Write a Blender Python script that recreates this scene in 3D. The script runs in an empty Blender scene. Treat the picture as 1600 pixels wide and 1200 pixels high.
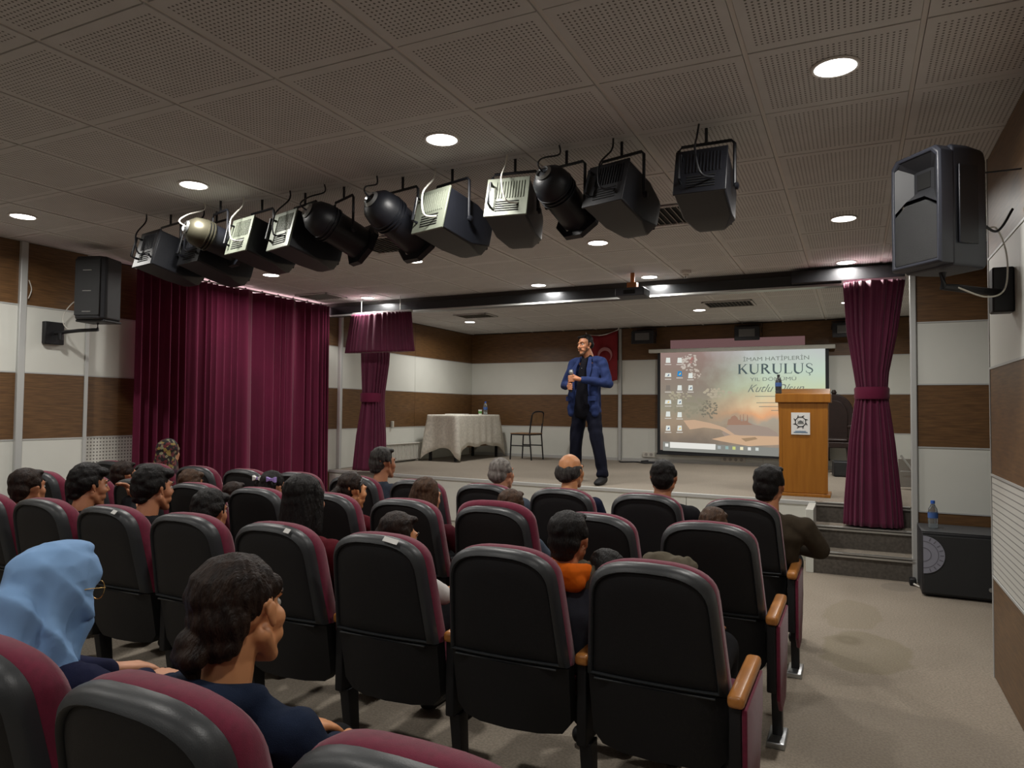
import bpy, bmesh, math, random
import numpy as np
from mathutils import Matrix, Vector, Euler

random.seed(7)
D = bpy.data
C = bpy.context.scene.collection
PI = math.pi

# ------------------------------------------------------------------ camera
F_PX, HCAM = 1106.0, 1.42
RC = np.array([[0.90030115, 0.00709073, 0.43520979],
               [0.43516275, -0.03660247, -0.89960749],
               [0.00955088, 0.99930475, -0.03603887]])
cam_d = D.cameras.new('camera'); cam = D.objects.new('camera', cam_d); C.objects.link(cam)
cam_d.sensor_width = 36; cam_d.lens = F_PX / 1600 * 36; cam_d.clip_start = 0.02
m4 = Matrix([list(RC[i]) + [0] for i in range(3)] + [[0, 0, 0, 1]])
cam.matrix_world = Matrix.Translation((0, 0, HCAM)) @ m4
bpy.context.scene.camera = cam

# ------------------------------------------------------------------ world, exposure
vs = bpy.context.scene.view_settings
vs.view_transform = 'Standard'; vs.look = 'None'; vs.gamma = 1; vs.use_curve_mapping = False
vs.exposure = 0.28
w = D.worlds.new('world'); bpy.context.scene.world = w; w.use_nodes = True
w.node_tree.nodes['Background'].inputs[0].default_value = (0.5, 0.55, 0.65, 1)
w.node_tree.nodes['Background'].inputs[1].default_value = 0.03
LAMP_W = 14.0          # each recessed ceiling lamp
LAMP_COL = (1.0, 0.965, 0.91)

def at(px, py, axis, val):
    """the point where the sight line through a photograph pixel meets the plane axis = val"""
    d = RC @ np.array([px - 800, -(py - 600), -F_PX]); o = np.array([0, 0, HCAM])
    return Vector(o + (val - o[axis]) / d[axis] * d)

# ------------------------------------------------------------------ materials
def lin(c):
    return tuple(((x / 255) / 12.92 if x / 255 <= 0.04045 else ((x / 255 + 0.055) / 1.055) ** 2.4) for x in c) + (1,)

def mat(name, col, rough=0.6, metal=0.0, noise=0.0, nscale=30, bump=0.0, bscale=60, sheen=0.0, spec=None, stretch=None, col2=None, coat=0.0, trans=0.0):
    m = D.materials.new(name); m.use_nodes = True
    nt = m.node_tree; b = nt.nodes['Principled BSDF']
    b.inputs['Base Color'].default_value = col if len(col) == 4 else tuple(col) + (1,)
    b.inputs['Roughness'].default_value = rough; b.inputs['Metallic'].default_value = metal
    if sheen: b.inputs['Sheen Weight'].default_value = sheen; b.inputs['Sheen Roughness'].default_value = 0.4
    if coat: b.inputs['Coat Weight'].default_value = coat
    if spec is not None: b.inputs['Specular IOR Level'].default_value = spec
    if trans: b.inputs['Transmission Weight'].default_value = trans
    tc = nt.nodes.new('ShaderNodeTexCoord')
    mp = nt.nodes.new('ShaderNodeMapping'); nt.links.new(tc.outputs['Object'], mp.inputs[0])
    if stretch: mp.inputs['Scale'].default_value = stretch
    if noise or col2:
        n = nt.nodes.new('ShaderNodeTexNoise'); n.inputs['Scale'].default_value = nscale; n.inputs['Detail'].default_value = 4
        nt.links.new(mp.outputs[0], n.inputs['Vector'])
        r = nt.nodes.new('ShaderNodeValToRGB')
        c = b.inputs['Base Color'].default_value[:]
        if col2 is None:
            a, z = tuple(x * (1 - noise) for x in c[:3]) + (1,), tuple(min(1, x * (1 + noise)) for x in c[:3]) + (1,)
        else: a, z = c, tuple(col2)[:3] + (1,)
        r.color_ramp.elements[0].color = a; r.color_ramp.elements[1].color = z
        r.color_ramp.elements[0].position = 0.33; r.color_ramp.elements[1].position = 0.67
        nt.links.new(n.outputs['Fac'], r.inputs[0]); nt.links.new(r.outputs[0], b.inputs['Base Color'])
    if bump:
        n2 = nt.nodes.new('ShaderNodeTexNoise'); n2.inputs['Scale'].default_value = bscale; n2.inputs['Detail'].default_value = 3
        nt.links.new(mp.outputs[0], n2.inputs['Vector'])
        bp = nt.nodes.new('ShaderNodeBump'); bp.inputs['Strength'].default_value = bump; bp.inputs['Distance'].default_value = 0.01
        nt.links.new(n2.outputs['Fac'], bp.inputs['Height']); nt.links.new(bp.outputs[0], b.inputs['Normal'])
    return m

def emis(name, col, strength):
    m = D.materials.new(name); m.use_nodes = True
    nt = m.node_tree; nt.nodes.remove(nt.nodes['Principled BSDF'])
    e = nt.nodes.new('ShaderNodeEmission'); e.inputs[0].default_value = tuple(col)[:3] + (1,); e.inputs[1].default_value = strength
    nt.links.new(e.outputs[0], nt.nodes['Material Output'].inputs[0]); return m

def perforated(name, col, hole, pitch, margin, rough=0.8, axes=(0, 1), holecol=(0.14, 0.13, 0.12, 1)):
    """board with a field of small drilled holes inside a plain margin; object coordinates"""
    m = mat(name, col, rough, noise=0.04, nscale=6); nt = m.node_tree; b = nt.nodes['Principled BSDF']
    def math_(op, a, bb=None):
        n = nt.nodes.new('ShaderNodeMath'); n.operation = op
        for i, v in enumerate((a, bb)):
            if v is None: continue
            if isinstance(v, (int, float)): n.inputs[i].default_value = v
            else: nt.links.new(v, n.inputs[i])
        return n.outputs[0]
    tc = nt.nodes.new('ShaderNodeTexCoord'); sp = nt.nodes.new('ShaderNodeSeparateXYZ'); nt.links.new(tc.outputs['Object'], sp.inputs[0])
    dd, inside = [], []
    for ax, mg in zip(axes, margin):
        o = sp.outputs[ax]
        f = math_('SUBTRACT', math_('FRACT', math_('ADD', math_('DIVIDE', o, pitch), 100.0)), 0.5)
        dd.append(math_('MULTIPLY', f, f))
        inside.append(math_('LESS_THAN', math_('ABSOLUTE', o), mg))
    r = math_('SQRT', math_('ADD', dd[0], dd[1]))
    mask = math_('MULTIPLY', math_('LESS_THAN', r, hole), math_('MULTIPLY', inside[0], inside[1]))
    mx = nt.nodes.new('ShaderNodeMixRGB'); nt.links.new(mask, mx.inputs[0])
    src = b.inputs['Base Color'].links[0].from_socket
    nt.links.new(src, mx.inputs[1]); mx.inputs[2].default_value = holecol
    nt.links.new(mx.outputs[0], b.inputs['Base Color'])
    return m

M = {}
M['tile'] = perforated('perforated plasterboard', (0.58, 0.57, 0.56), 0.23, 0.0205, (0.262, 0.262))
M['ceil_base'] = mat('ceiling backing', (0.30, 0.28, 0.26), 0.8)
M['grid'] = mat('ceiling grid strip', (0.62, 0.59, 0.56), 0.6)
M['white'] = mat('white laminate', (0.66, 0.67, 0.62), 0.45, noise=0.03, nscale=2)
M['wood'] = mat('walnut laminate', (0.095, 0.047, 0.018), 0.42, nscale=5, col2=(0.165, 0.085, 0.032), stretch=(1.2, 1.2, 16))
M['joint'] = mat('dark joint', (0.06, 0.055, 0.05), 0.8)
M['alu'] = mat('brushed aluminium', (0.55, 0.55, 0.53), 0.38, metal=0.85)
M['alu_pale'] = mat('painted grey post', (0.50, 0.51, 0.50), 0.45, metal=0.2)
M['plaster'] = mat('plain wall paint', (0.35, 0.33, 0.30), 0.8, noise=0.05, nscale=3)
M['perf_white'] = perforated('perforated white board', (0.62, 0.62, 0.57), 0.24, 0.032, (9, 9), 0.5, axes=(1, 2))
M['black_plastic'] = mat('black moulded plastic', (0.008, 0.008, 0.009), 0.62, bump=0.15, bscale=500, spec=0.35)
M['rim_plastic'] = mat('charcoal rim plastic', (0.030, 0.033, 0.036), 0.40, bump=0.06, bscale=400)
M['maroon'] = mat('maroon upholstery', (0.14, 0.005, 0.028), 0.85, noise=0.12, nscale=60, bump=0.2, bscale=700, sheen=0.25)
M['beech'] = mat('varnished beech', (0.40, 0.155, 0.035), 0.32, nscale=6, col2=(0.48, 0.20, 0.05), stretch=(14, 1, 14))
M['black_metal'] = mat('black powder coat', (0.014, 0.014, 0.016), 0.5, metal=0.3)
M['chrome'] = mat('worn chrome', (0.45, 0.47, 0.48), 0.3, metal=0.9)
M['velvet'] = mat('maroon velvet', (0.120, 0.003, 0.032), 0.9, noise=0.10, nscale=3, sheen=0.15)
M['velvet_lt'] = mat('maroon satin drape', (0.105, 0.005, 0.036), 0.7, noise=0.12, nscale=4, sheen=0.25)
M['fix_black'] = mat('stage lamp black', (0.007, 0.008, 0.012), 0.45, bump=0.05, bscale=100)
M['fix_dark'] = mat('stage lamp interior', (0.004, 0.004, 0.004), 0.9)
M['fix_grey'] = mat('bare grey rear plate', (0.15, 0.165, 0.13), 0.4, metal=0.15, noise=0.08, nscale=12)
M['fix_bronze'] = mat('bronzed metal', (0.07, 0.065, 0.045), 0.35, metal=0.6)
M['cable_w'] = mat('white cable', (0.6, 0.58, 0.52), 0.5)
M['spk'] = mat('speaker cabinet black', (0.016, 0.017, 0.020), 0.5, bump=0.1, bscale=500)
M['spk_blue'] = mat('dark slate speaker shell', (0.030, 0.033, 0.045), 0.42, bump=0.08, bscale=500)
M['grille'] = mat('speaker grille', (0.020, 0.021, 0.022), 0.6, bump=0.5, bscale=900)
M['beam'] = mat('dark steel beam', (0.05, 0.052, 0.055), 0.28, metal=0.8)
M['lectern'] = mat('orange beech veneer', (0.29, 0.105, 0.008), 0.38, nscale=3, col2=(0.36, 0.14, 0.014), stretch=(10, 10, 0.6))
M['lace'] = mat('white lace cloth', (0.72, 0.69, 0.61), 0.85, noise=0.12, nscale=28, bump=0.3, bscale=80)
M['paper'] = mat('white paper', (0.75, 0.75, 0.72), 0.7)
M['flag'] = mat('red flag cloth', (0.22, 0.007, 0.014), 0.75, noise=0.08, nscale=5)
M['glassy'] = mat('clear plastic', (0.85, 0.92, 0.95), 0.06, trans=0.92)
M['water'] = mat('bottled water', (0.80, 0.88, 0.92), 0.02, trans=0.9)
M['blue_cap'] = mat('blue cap', (0.03, 0.12, 0.5), 0.4)
M['blue_label'] = mat('blue bottle label', (0.05, 0.12, 0.35), 0.5)
M['green'] = mat('green label', (0.12, 0.3, 0.08), 0.5)
M['darkwood'] = mat('dark carved wood', (0.020, 0.009, 0.007), 0.45, noise=0.2, nscale=20)
M['chairwood'] = mat('plain plywood', (0.26, 0.15, 0.07), 0.5, noise=0.15, nscale=10)
M['socket'] = mat('ivory socket plastic', (0.6, 0.58, 0.52), 0.5)
M['rad'] = mat('white enamel', (0.60, 0.59, 0.54), 0.4)
M['ink'] = mat('black ink', (0.012, 0.014, 0.018), 0.6)
M['bluetext'] = mat('blue ink', (0.05, 0.16, 0.30), 0.6)
M['orange_mount'] = mat('copper coloured mount', (0.55, 0.20, 0.06), 0.5)
M['riser'] = mat('grey brown riser carpet', (0.105, 0.092, 0.078), 0.95, noise=0.2, nscale=40, bump=0.4, bscale=300)
M['ivory'] = mat('eye white', (0.35, 0.33, 0.30), 0.4)
M['iris'] = mat('dark iris', (0.015, 0.008, 0.005), 0.2)
M['gold'] = mat('gold wire', (0.55, 0.36, 0.12), 0.3, metal=0.9)
M['purple'] = mat('lilac satin', (0.35, 0.25, 0.62), 0.5)
M['pink'] = mat('pink clip', (0.75, 0.35, 0.45), 0.5)
M['lamp'] = emis('lamp glow', (1, 0.97, 0.92), 9.0)
M['daylight'] = emis('daylit pane', (1.0, 0.66, 0.70), 2.6)
M['projlens'] = emis('projector lens', (0.9, 0.95, 1.0), 6)

# carpet: beige with real stains and lighter/darker lengths
def carpet(name, c1, c2, stains=True):
    m = mat(name, c1, 0.97, nscale=1.3, col2=c2, bump=0.5, bscale=260); nt = m.node_tree; b = nt.nodes['Principled BSDF']
    tc = nt.nodes.new('ShaderNodeTexCoord')
    src = b.inputs['Base Color'].links[0].from_socket
    fine = nt.nodes.new('ShaderNodeTexNoise'); fine.inputs['Scale'].default_value = 90; fine.inputs['Detail'].default_value = 3
    nt.links.new(tc.outputs['Object'], fine.inputs['Vector'])
    rr = nt.nodes.new('ShaderNodeValToRGB'); rr.color_ramp.elements[0].color = (0.80, 0.80, 0.80, 1); rr.color_ramp.elements[1].color = (1.12, 1.12, 1.12, 1)
    rr.color_ramp.elements[0].position = 0.35; rr.color_ramp.elements[1].position = 0.65
    nt.links.new(fine.outputs['Fac'], rr.inputs[0])
    mx = nt.nodes.new('ShaderNodeMixRGB'); mx.blend_type = 'MULTIPLY'; mx.inputs[0].default_value = 1
    nt.links.new(src, mx.inputs[1]); nt.links.new(rr.outputs[0], mx.inputs[2]); out = mx.outputs[0]
    if stains:
        def blob(cx, cy, rx, ry, col, amt, out, edge=0.08, ns=3.0):
            mp = nt.nodes.new('ShaderNodeMapping'); mp.vector_type = 'POINT'
            mp.inputs['Location'].default_value = (-cx / rx, -cy / ry, 0); mp.inputs['Scale'].default_value = (1 / rx, 1 / ry, 0)
            nz = nt.nodes.new('ShaderNodeTexNoise'); nz.inputs['Scale'].default_value = ns
            nt.links.new(tc.outputs['Object'], nz.inputs['Vector'])
            ad = nt.nodes.new('ShaderNodeVectorMath'); ad.operation = 'MULTIPLY_ADD'
            nt.links.new(nz.outputs['Color'], ad.inputs[0]); ad.inputs[1].default_value = (0.9, 0.9, 0); ad.inputs[2].default_value = (-0.45, -0.45, 0)
            nt.links.new(tc.outputs['Object'], mp.inputs[0])
            a2 = nt.nodes.new('ShaderNodeVectorMath'); a2.operation = 'ADD'
            nt.links.new(mp.outputs[0], a2.inputs[0]); nt.links.new(ad.outputs[0], a2.inputs[1])
            ln = nt.nodes.new('ShaderNodeVectorMath'); ln.operation = 'LENGTH'; nt.links.new(a2.outputs[0], ln.inputs[0])
            rp = nt.nodes.new('ShaderNodeValToRGB')
            rp.color_ramp.elements[0].position = 0; rp.color_ramp.elements[0].color = (amt * .7,) * 3 + (1,)
            rp.color_ramp.elements[1].position = 1.0; rp.color_ramp.elements[1].color = (0, 0, 0, 1)
            e = rp.color_ramp.elements.new(1 - edge); e.color = (amt,) * 3 + (1,)
            nt.links.new(ln.outputs['Value'], rp.inputs[0])
            mm = nt.nodes.new('ShaderNodeMixRGB'); mm.inputs[2].default_value = col
            nt.links.new(rp.outputs[0], mm.inputs[0]); nt.links.new(out, mm.inputs[1]); return mm.outputs[0]
        out = blob(0.05, 4.75, 0.27, 0.42, (0.20, 0.17, 0.095, 1), 0.42, out)
        out = blob(-0.02, 5.6, 0.20, 0.42, (0.22, 0.185, 0.11, 1), 0.30, out)
        out = blob(-0.05, 4.95, 0.10, 0.12, (0.13, 0.105, 0.06, 1), 0.45, out, 0.5)
        out = blob(0.10, 3.55, 0.55, 0.42, (0.19, 0.165, 0.135, 1), 0.30, out, 0.15, 2.0)
        out = blob(0.32, 6.62, 0.14, 0.16, (0.17, 0.15, 0.13, 1), 0.35, out, 0.1, 1.0)
    nt.links.new(out, b.inputs['Base Color'])
    return m
M['carpet'] = carpet('beige carpet', (0.30, 0.255, 0.20), (0.34, 0.29, 0.23))
M['stagecarpet'] = carpet('stage carpet', (0.27, 0.235, 0.19), (0.30, 0.26, 0.21), False)

def grooved():
    m = mat('grooved white board', (0.60, 0.60, 0.56), 0.5); nt = m.node_tree; b = nt.nodes['Principled BSDF']
    tc = nt.nodes.new('ShaderNodeTexCoord'); wv = nt.nodes.new('ShaderNodeTexWave'); wv.wave_type = 'BANDS'; wv.bands_direction = 'Z'
    wv.inputs['Scale'].default_value = 9.5; nt.links.new(tc.outputs['Object'], wv.inputs['Vector'])
    r = nt.nodes.new('ShaderNodeValToRGB'); r.color_ramp.elements[0].position = 0.03; r.color_ramp.elements[0].color = (0.24, 0.24, 0.23, 1)
    r.color_ramp.elements[1].position = 0.12; r.color_ramp.elements[1].color = (0.60, 0.60, 0.56, 1)
    nt.links.new(wv.outputs['Fac'], r.inputs[0]); nt.links.new(r.outputs[0], b.inputs['Base Color'])
    return m
M['grooved'] = grooved()

# ------------------------------------------------------------------ object helpers
def link(o, parent=None):
    C.objects.link(o)
    if parent is not None: o.parent = parent
    return o

def tag(o, label=None, cat=None, group=None, kind=None):
    if label: o['label'] = label
    if cat: o['category'] = cat
    if group: o['group'] = group
    if kind: o['kind'] = kind
    return o

def empty(name, loc=(0, 0, 0), rz=0, label=None, cat=None, group=None, kind=None):
    o = D.objects.new(name, None); C.objects.link(o); o.location = loc; o.rotation_euler = (0, 0, rz); o.empty_display_size = .1
    return tag(o, label, cat, group, kind)

def copy_tree(o, parent=None):
    c = o.copy(); C.objects.link(c)
    if parent is not None: c.parent = parent
    for ch in list(o.children): copy_tree(ch, c)
    return c

class MB:
    def __init__(s): s.v, s.f = [], []
    def add(s, vs, fs, mtx=None):
        n = len(s.v)
        for p in vs:
            p = Vector(p)
            s.v.append(tuple(mtx @ p if mtx is not None else p))
        s.f += [tuple(i + n for i in f) for f in fs]; return s
    def box(s, x0, x1, y0, y1, z0, z1, mtx=None):
        vs = [(x, y, z) for x in (x0, x1) for y in (y0, y1) for z in (z0, z1)]
        return s.add(vs, [(0, 1, 3, 2), (4, 6, 7, 5), (0, 4, 5, 1), (2, 3, 7, 6), (0, 2, 6, 4), (1, 5, 7, 3)], mtx)
    def loft(s, rings, cap0=True, cap1=True, mtx=None, closed=True):
        n = len(rings[0]); vs = [p for r in rings for p in r]; fs = []
        for i in range(len(rings) - 1):
            for j in range(n if closed else n - 1):
                k = (j + 1) % n; fs.append((i * n + j, i * n + k, (i + 1) * n + k, (i + 1) * n + j))
        if cap0: fs.append(tuple(reversed(range(n))))
        if cap1: fs.append(tuple((len(rings) - 1) * n + j for j in range(n)))
        return s.add(vs, fs, mtx)
    def tube(s, pts, r, n=8, mtx=None):
        pts = [Vector(p) for p in pts]; rings = []
        rr = r if isinstance(r, (list, tuple)) else [r] * len(pts)
        for i, p in enumerate(pts):
            d = (pts[min(i + 1, len(pts) - 1)] - pts[max(i - 1, 0)]).normalized()
            a = Vector((0, 0, 1)) if abs(d.z) < .9 else Vector((1, 0, 0))
            u = d.cross(a).normalized(); w_ = d.cross(u)
            rings.append([p + (u * math.cos(t) + w_ * math.sin(t)) * rr[i] for t in [2 * PI * k / n for k in range(n)]])
        return s.loft(rings, mtx=mtx)
    def lathe(s, prof, n=24, mtx=None, cap0=True, cap1=True):
        return s.loft([[(r * math.cos(2 * PI * k / n), r * math.sin(2 * PI * k / n), z) for k in range(n)] for r, z in prof], cap0, cap1, mtx)
    def poly(s, pts, ax, a0, a1, mtx=None):
        """extrude a 2-D outline along axis ax from a0 to a1"""
        def P(p, a):
            q = list(p); q.insert(ax, a); return q
        return s.loft([[P(p, a0) for p in pts], [P(p, a1) for p in pts]], mtx=mtx)
    def mesh(s, name):
        me = D.meshes.new(name); me.from_pydata(s.v, [], s.f); me.update()
        bm = bmesh.new(); bm.from_mesh(me); bmesh.ops.recalc_face_normals(bm, faces=bm.faces); bm.to_mesh(me); bm.free()
        return me
    def build(s, name, m, parent=None, smooth=False, bevel=0, loc=None, kind=None, seg=2, label=None):
        me = s.mesh(name); me.materials.append(m)
        o = link(D.objects.new(name, me), parent)
        if loc is not None: o.location = loc
        if smooth: shade(me)
        if bevel:
            md = o.modifiers.new('bevel', 'BEVEL'); md.width = bevel; md.segments = seg; md.limit_method = 'ANGLE'; md.angle_limit = 0.6
            shade(me)
        if kind: o['kind'] = kind
        if label: o['label'] = label
        return o

def shade(me, ang=0.7):
    for p in me.polygons: p.use_smooth = True
    try: me.set_sharp_from_angle(angle=ang)
    except Exception: pass

def rot(rx=0, ry=0, rz=0, loc=(0, 0, 0)):
    return Matrix.Translation(loc) @ Euler((rx, ry, rz), 'XYZ').to_matrix().to_4x4()

def curve_pts(pts, n=12):
    """smooth Catmull-Rom path through pts"""
    P = [Vector(p) for p in pts]; P = [P[0]] + P + [P[-1]]; out = []
    for i in range(1, len(P) - 2):
        for k in range(n):
            t = k / n; a, b, c, d = P[i - 1], P[i], P[i + 1], P[i + 2]
            out.append(0.5 * ((2 * b) + (c - a) * t + (2 * a - 5 * b + 4 * c - d) * t * t + (3 * b - a - 3 * c + d) * t ** 3))
    out.append(P[-2]); return out

def text(s, size, mtx, m, parent, name='lettering', shear=0, extrude=0.0008, ax='CENTER', sx=1.0, bold=0):
    cu = D.curves.new(name, 'FONT'); cu.body = s; cu.size = size; cu.align_x = ax; cu.align_y = 'CENTER'; cu.shear = shear; cu.extrude = extrude; cu.offset = bold
    cu.resolution_u = 3
    o = D.objects.new(name, cu); C.objects.link(o); bpy.context.view_layer.update()
    me = D.meshes.new_from_object(o.evaluated_get(bpy.context.evaluated_depsgraph_get()))
    D.objects.remove(o); me.transform(mtx @ Matrix.Scale(sx, 4, (1, 0, 0))); me.materials.clear(); me.materials.append(m)
    return link(D.objects.new(name, me), parent)

# ================================================================== ROOM
CZ = 2.83                         # ceiling height
XL, XL2 = -6.45, -6.55            # left wall planes
YB = 11.8                         # stage back wall
SZ = 0.565                        # stage floor

fl = MB().box(-6.9, 2.2, -3.6, 8.2, -0.1, 0).build('floor', M['carpet'], kind='structure')
# stage platform
edge = [(-6.6, 7.78), (-0.34, 7.42), (1.4, 7.42), (1.4, 11.9), (-6.6, 11.9)]
st = MB().poly(edge, 2, 0.0, SZ - 0.012).build('stage_platform', M['white'], kind='structure')
MB().poly(edge, 2, SZ - 0.012, SZ).build('stage_carpet', M['stagecarpet'], st)
nose = [(-6.6, 7.78), (-0.34, 7.42), (-0.34, 7.385), (-6.6, 7.745)]
MB().poly(nose, 2, SZ - 0.035, SZ + 0.004).build('edge_trim', M['alu_pale'], st, bevel=.004)
# fascia boards
for i in range(5):
    xa, xb = -6.55 + i * 1.242, -6.55 + (i + 1) * 1.242 - .006
    ya, yb = 7.78 - (xa + 6.6) * .0575, 7.78 - (xb + 6.6) * .0575
    MB().poly([(xa, ya), (xb, yb), (xb, yb - .02), (xa, ya - .02)], 2, 0.04, SZ - 0.036).build('fascia_board', M['white'], st)
MB().box(-.40, -.335, 6.87, 7.42, 0, SZ - .01).build('stair_cheek', M['white'], st, bevel=.003)
# steps
stp = empty('stage_steps', (0, 0, 0), kind='structure')
for z0, z1, y0 in ((0, .19, 6.88), (.19, .38, 7.13), (.38, SZ, 7.39)):
    MB().box(-.335, .45, y0, 7.42 if z0 < .3 else 7.43, z0, z1 - .002).build('step', M['riser'], stp)
    MB().box(-.335, .45, y0 - .012, y0 + .045, z1 - .004, z1 + .004).box(-.335, .45, y0 - .014, y0 - .002, z1 - .030, z1 - .014).build('nosing', M['alu'], stp)
    if z0 < .3: MB().box(-.335, .45, y0 + .045, y0 + .25, z1 - .002, z1 + .002).build('tread', M['stagecarpet'], stp)

# ceiling of separate perforated boards
ce = MB().box(-6.9, 2.2, -3.6, 12.2, CZ + .014, CZ + .1).build('ceiling', M['ceil_base'], kind='structure')
PX, PY = .615, .625
tm = MB().box(-PX / 2 + .011, PX / 2 - .011, -PY / 2 + .004, PY / 2 - .004, 0, .013)
tme = tm.mesh('ceiling_tile'); tme.materials.append(M['tile'])
rnd = random.Random(3)
xs0 = -.38 + PX / 2
nt_ = 0
for j in range(-3, 17):
    for i in range(-10, 2):
        y = 1.62 + PY * (j + .5)
        if not (-.3 < y < 11.8): continue
        if 7.35 < y < 7.75: pass
        t = D.objects.new('ceiling_tile', tme); link(t, ce)
        t.location = (xs0 + PX * i, y, CZ + rnd.uniform(-.0012, .0012)); nt_ += 1
for i in range(-10, 3):
    x = xs0 + PX * (i - .5)
    MB().box(x - .009, x + .009, -.3, 11.8, CZ + .006, CZ + .013).build('grid_strip', M['grid'], ce)
for j in range(-3, 17):
    y = 1.62 + PY * j
    MB().box(-6.6, 1.4, y - .002, y + .002, CZ + .009, CZ + .0135).build('grid_runner', M['grid'], ce)

BANDS = [(0.0, .54, 'wood'), (.54, 1.12, 'white'), (1.12, 1.70, 'wood'), (1.70, 2.28, 'white'), (2.28, CZ, 'wood')]
def panel_x(wall, x, y0, y1, sgn, bands=BANDS, over=None, th=.02):
    for k, (z0, z1, mk) in enumerate(bands):
        if over and k in over: mk = over[k]
        a, b = (x, x + sgn * th) if sgn > 0 else (x + sgn * th, x)
        o = MB().box(-th / 2, th / 2, -(y1 - y0) / 2 + .002, (y1 - y0) / 2 - .002, -(z1 - z0) / 2 + .003, (z1 - z0) / 2 - .003).build('wall_panel', M[mk], wall, bevel=.002, loc=((a + b) / 2, (y0 + y1) / 2, (z0 + z1) / 2))
def panel_y(wall, y, x0, x1, bands=BANDS, th=.02, over=None):
    for k, (z0, z1, mk) in enumerate(bands):
        if over and k in over: mk = over[k]
        MB().box(-(x1 - x0) / 2 + .002, (x1 - x0) / 2 - .002, -th / 2, th / 2, -(z1 - z0) / 2 + .003, (z1 - z0) / 2 - .003).build('wall_panel', M[mk], wall, bevel=.002, loc=((x0 + x1) / 2, y - th / 2, (z0 + z1) / 2))
def strip_lines_x(wall, x, y0, y1, sgn, zs=(.54, 1.12, 1.70, 2.28)):
    for z in zs: MB().box(min(x, x + sgn * .024), max(x, x + sgn * .024), y0, y1, z - .006, z + .006).build('joint_strip', M['alu_pale'], wall)
def strip_lines_y(wall, y, x0, x1, zs=(.54, 1.12, 1.70, 2.28)):
    for z in zs: MB().box(x0, x1, y - .025, y, z - .006, z + .006).build('joint_strip', M['alu_pale'], wall)

wl = MB().box(-6.9, XL2 - .02, -3.6, 12.2, 0, CZ + .05).box(-6.6, XL - .022, -3.6, 4.22, 0, CZ + .02).build('wall_left', M['joint'], kind='structure')
panel_x(wl, XL - .02, -1.2, 1.2, 1); panel_x(wl, XL - .02, 1.2, 3.6, 1); panel_x(wl, XL - .02, 3.64, 4.20, 1)
strip_lines_x(wl, XL - .02, -1.2, 3.6, 1); strip_lines_x(wl, XL - .02, 3.66, 4.2, 1)
panel_x(wl, XL2 - .02, 4.24, 4.92, 1, over={1: 'perf_white'})
panel_x(wl, XL2 - .02, 7.50, 7.90, 1)
SB = [(SZ, 1.12, 'white'), (1.12, 1.70, 'wood'), (1.70, 2.28, 'white'), (2.28, CZ, 'wood')]
panel_x(wl, XL2 - .02, 7.95, 9.85, 1, bands=SB); panel_x(wl, XL2 - .02, 9.85, YB, 1, bands=SB)
strip_lines_x(wl, XL2 - .02, 7.5, YB, 1, (1.12, 1.70, 2.28)); strip_lines_x(wl, XL2 - .02, 4.24, 4.92, 1)
MB().box(XL - .02, XL + .03, 3.59, 3.65, 0, CZ).build('wall_post', M['alu_pale'], wl, bevel=.006)
MB().box(XL - .02, XL + .008, 4.19, 4.225, 0, CZ).build('wall_post', M['alu_pale'], wl, bevel=.003)
MB().box(XL2 - .02, XL2 + .05, 7.90, 7.95, 0, CZ).build('wall_post', M['alu_pale'], wl, bevel=.006)
# window behind the big curtain
wn = MB().box(XL2 - .015, XL2 - .005, 4.93, 7.49, .9, CZ).build('window_1', M['daylight'], kind='structure')
MB().box(XL2 - .012, XL2 + .01, 4.93, 7.49, .86, .9).box(XL2 - .012, XL2 + .01, 6.19, 6.23, .9, CZ - .03).build('window_frame', M['alu_pale'], wn)

wb = MB().box(-6.9, 2.0, YB, YB + .2, 0, CZ + .05).build('wall_back', M['joint'], kind='structure')
panel_y(wb, YB, XL2, -3.66, bands=SB); panel_y(wb, YB, -3.60, -1.3, bands=SB); panel_y(wb, YB, -1.3, 1.2, bands=SB)
strip_lines_y(wb, YB, XL2, 1.2, (1.12, 1.70, 2.28))
MB().box(-3.655, -3.605, YB - .05, YB, SZ, CZ).build('wall_post', M['alu_pale'], wb, bevel=.005)
MB().box(XL2 + .002, -3.66, YB - .035, YB - .02, SZ, SZ + .05).box(-3.6, 1.2, YB - .035, YB - .02, SZ, SZ + .05).build('skirting', M['alu_pale'], wb)

we = MB().box(.47, 1.6, 6.925, 7.1, 0, CZ + .02).build('wall_right_end', M['joint'], kind='structure')
EB = [(0.0, .595, 'wood'), (.595, 1.135, 'white'), (1.135, 1.665, 'wood'), (1.665, 2.19, 'white'), (2.19, CZ, 'wood')]
panel_y(we, 6.92, .475, 1.12, bands=EB); strip_lines_y(we, 6.92, .475, 1.12, (.595, 1.135, 1.665, 2.19))
MB().box(.43, .478, 6.87, 6.93, 0, CZ - .08).build('wall_post', M['alu_pale'], we, bevel=.008)
MB().box(.43, 1.4, 6.93, 7.0, 2.62, CZ).build('header_board', M['wood'], we)

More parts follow.
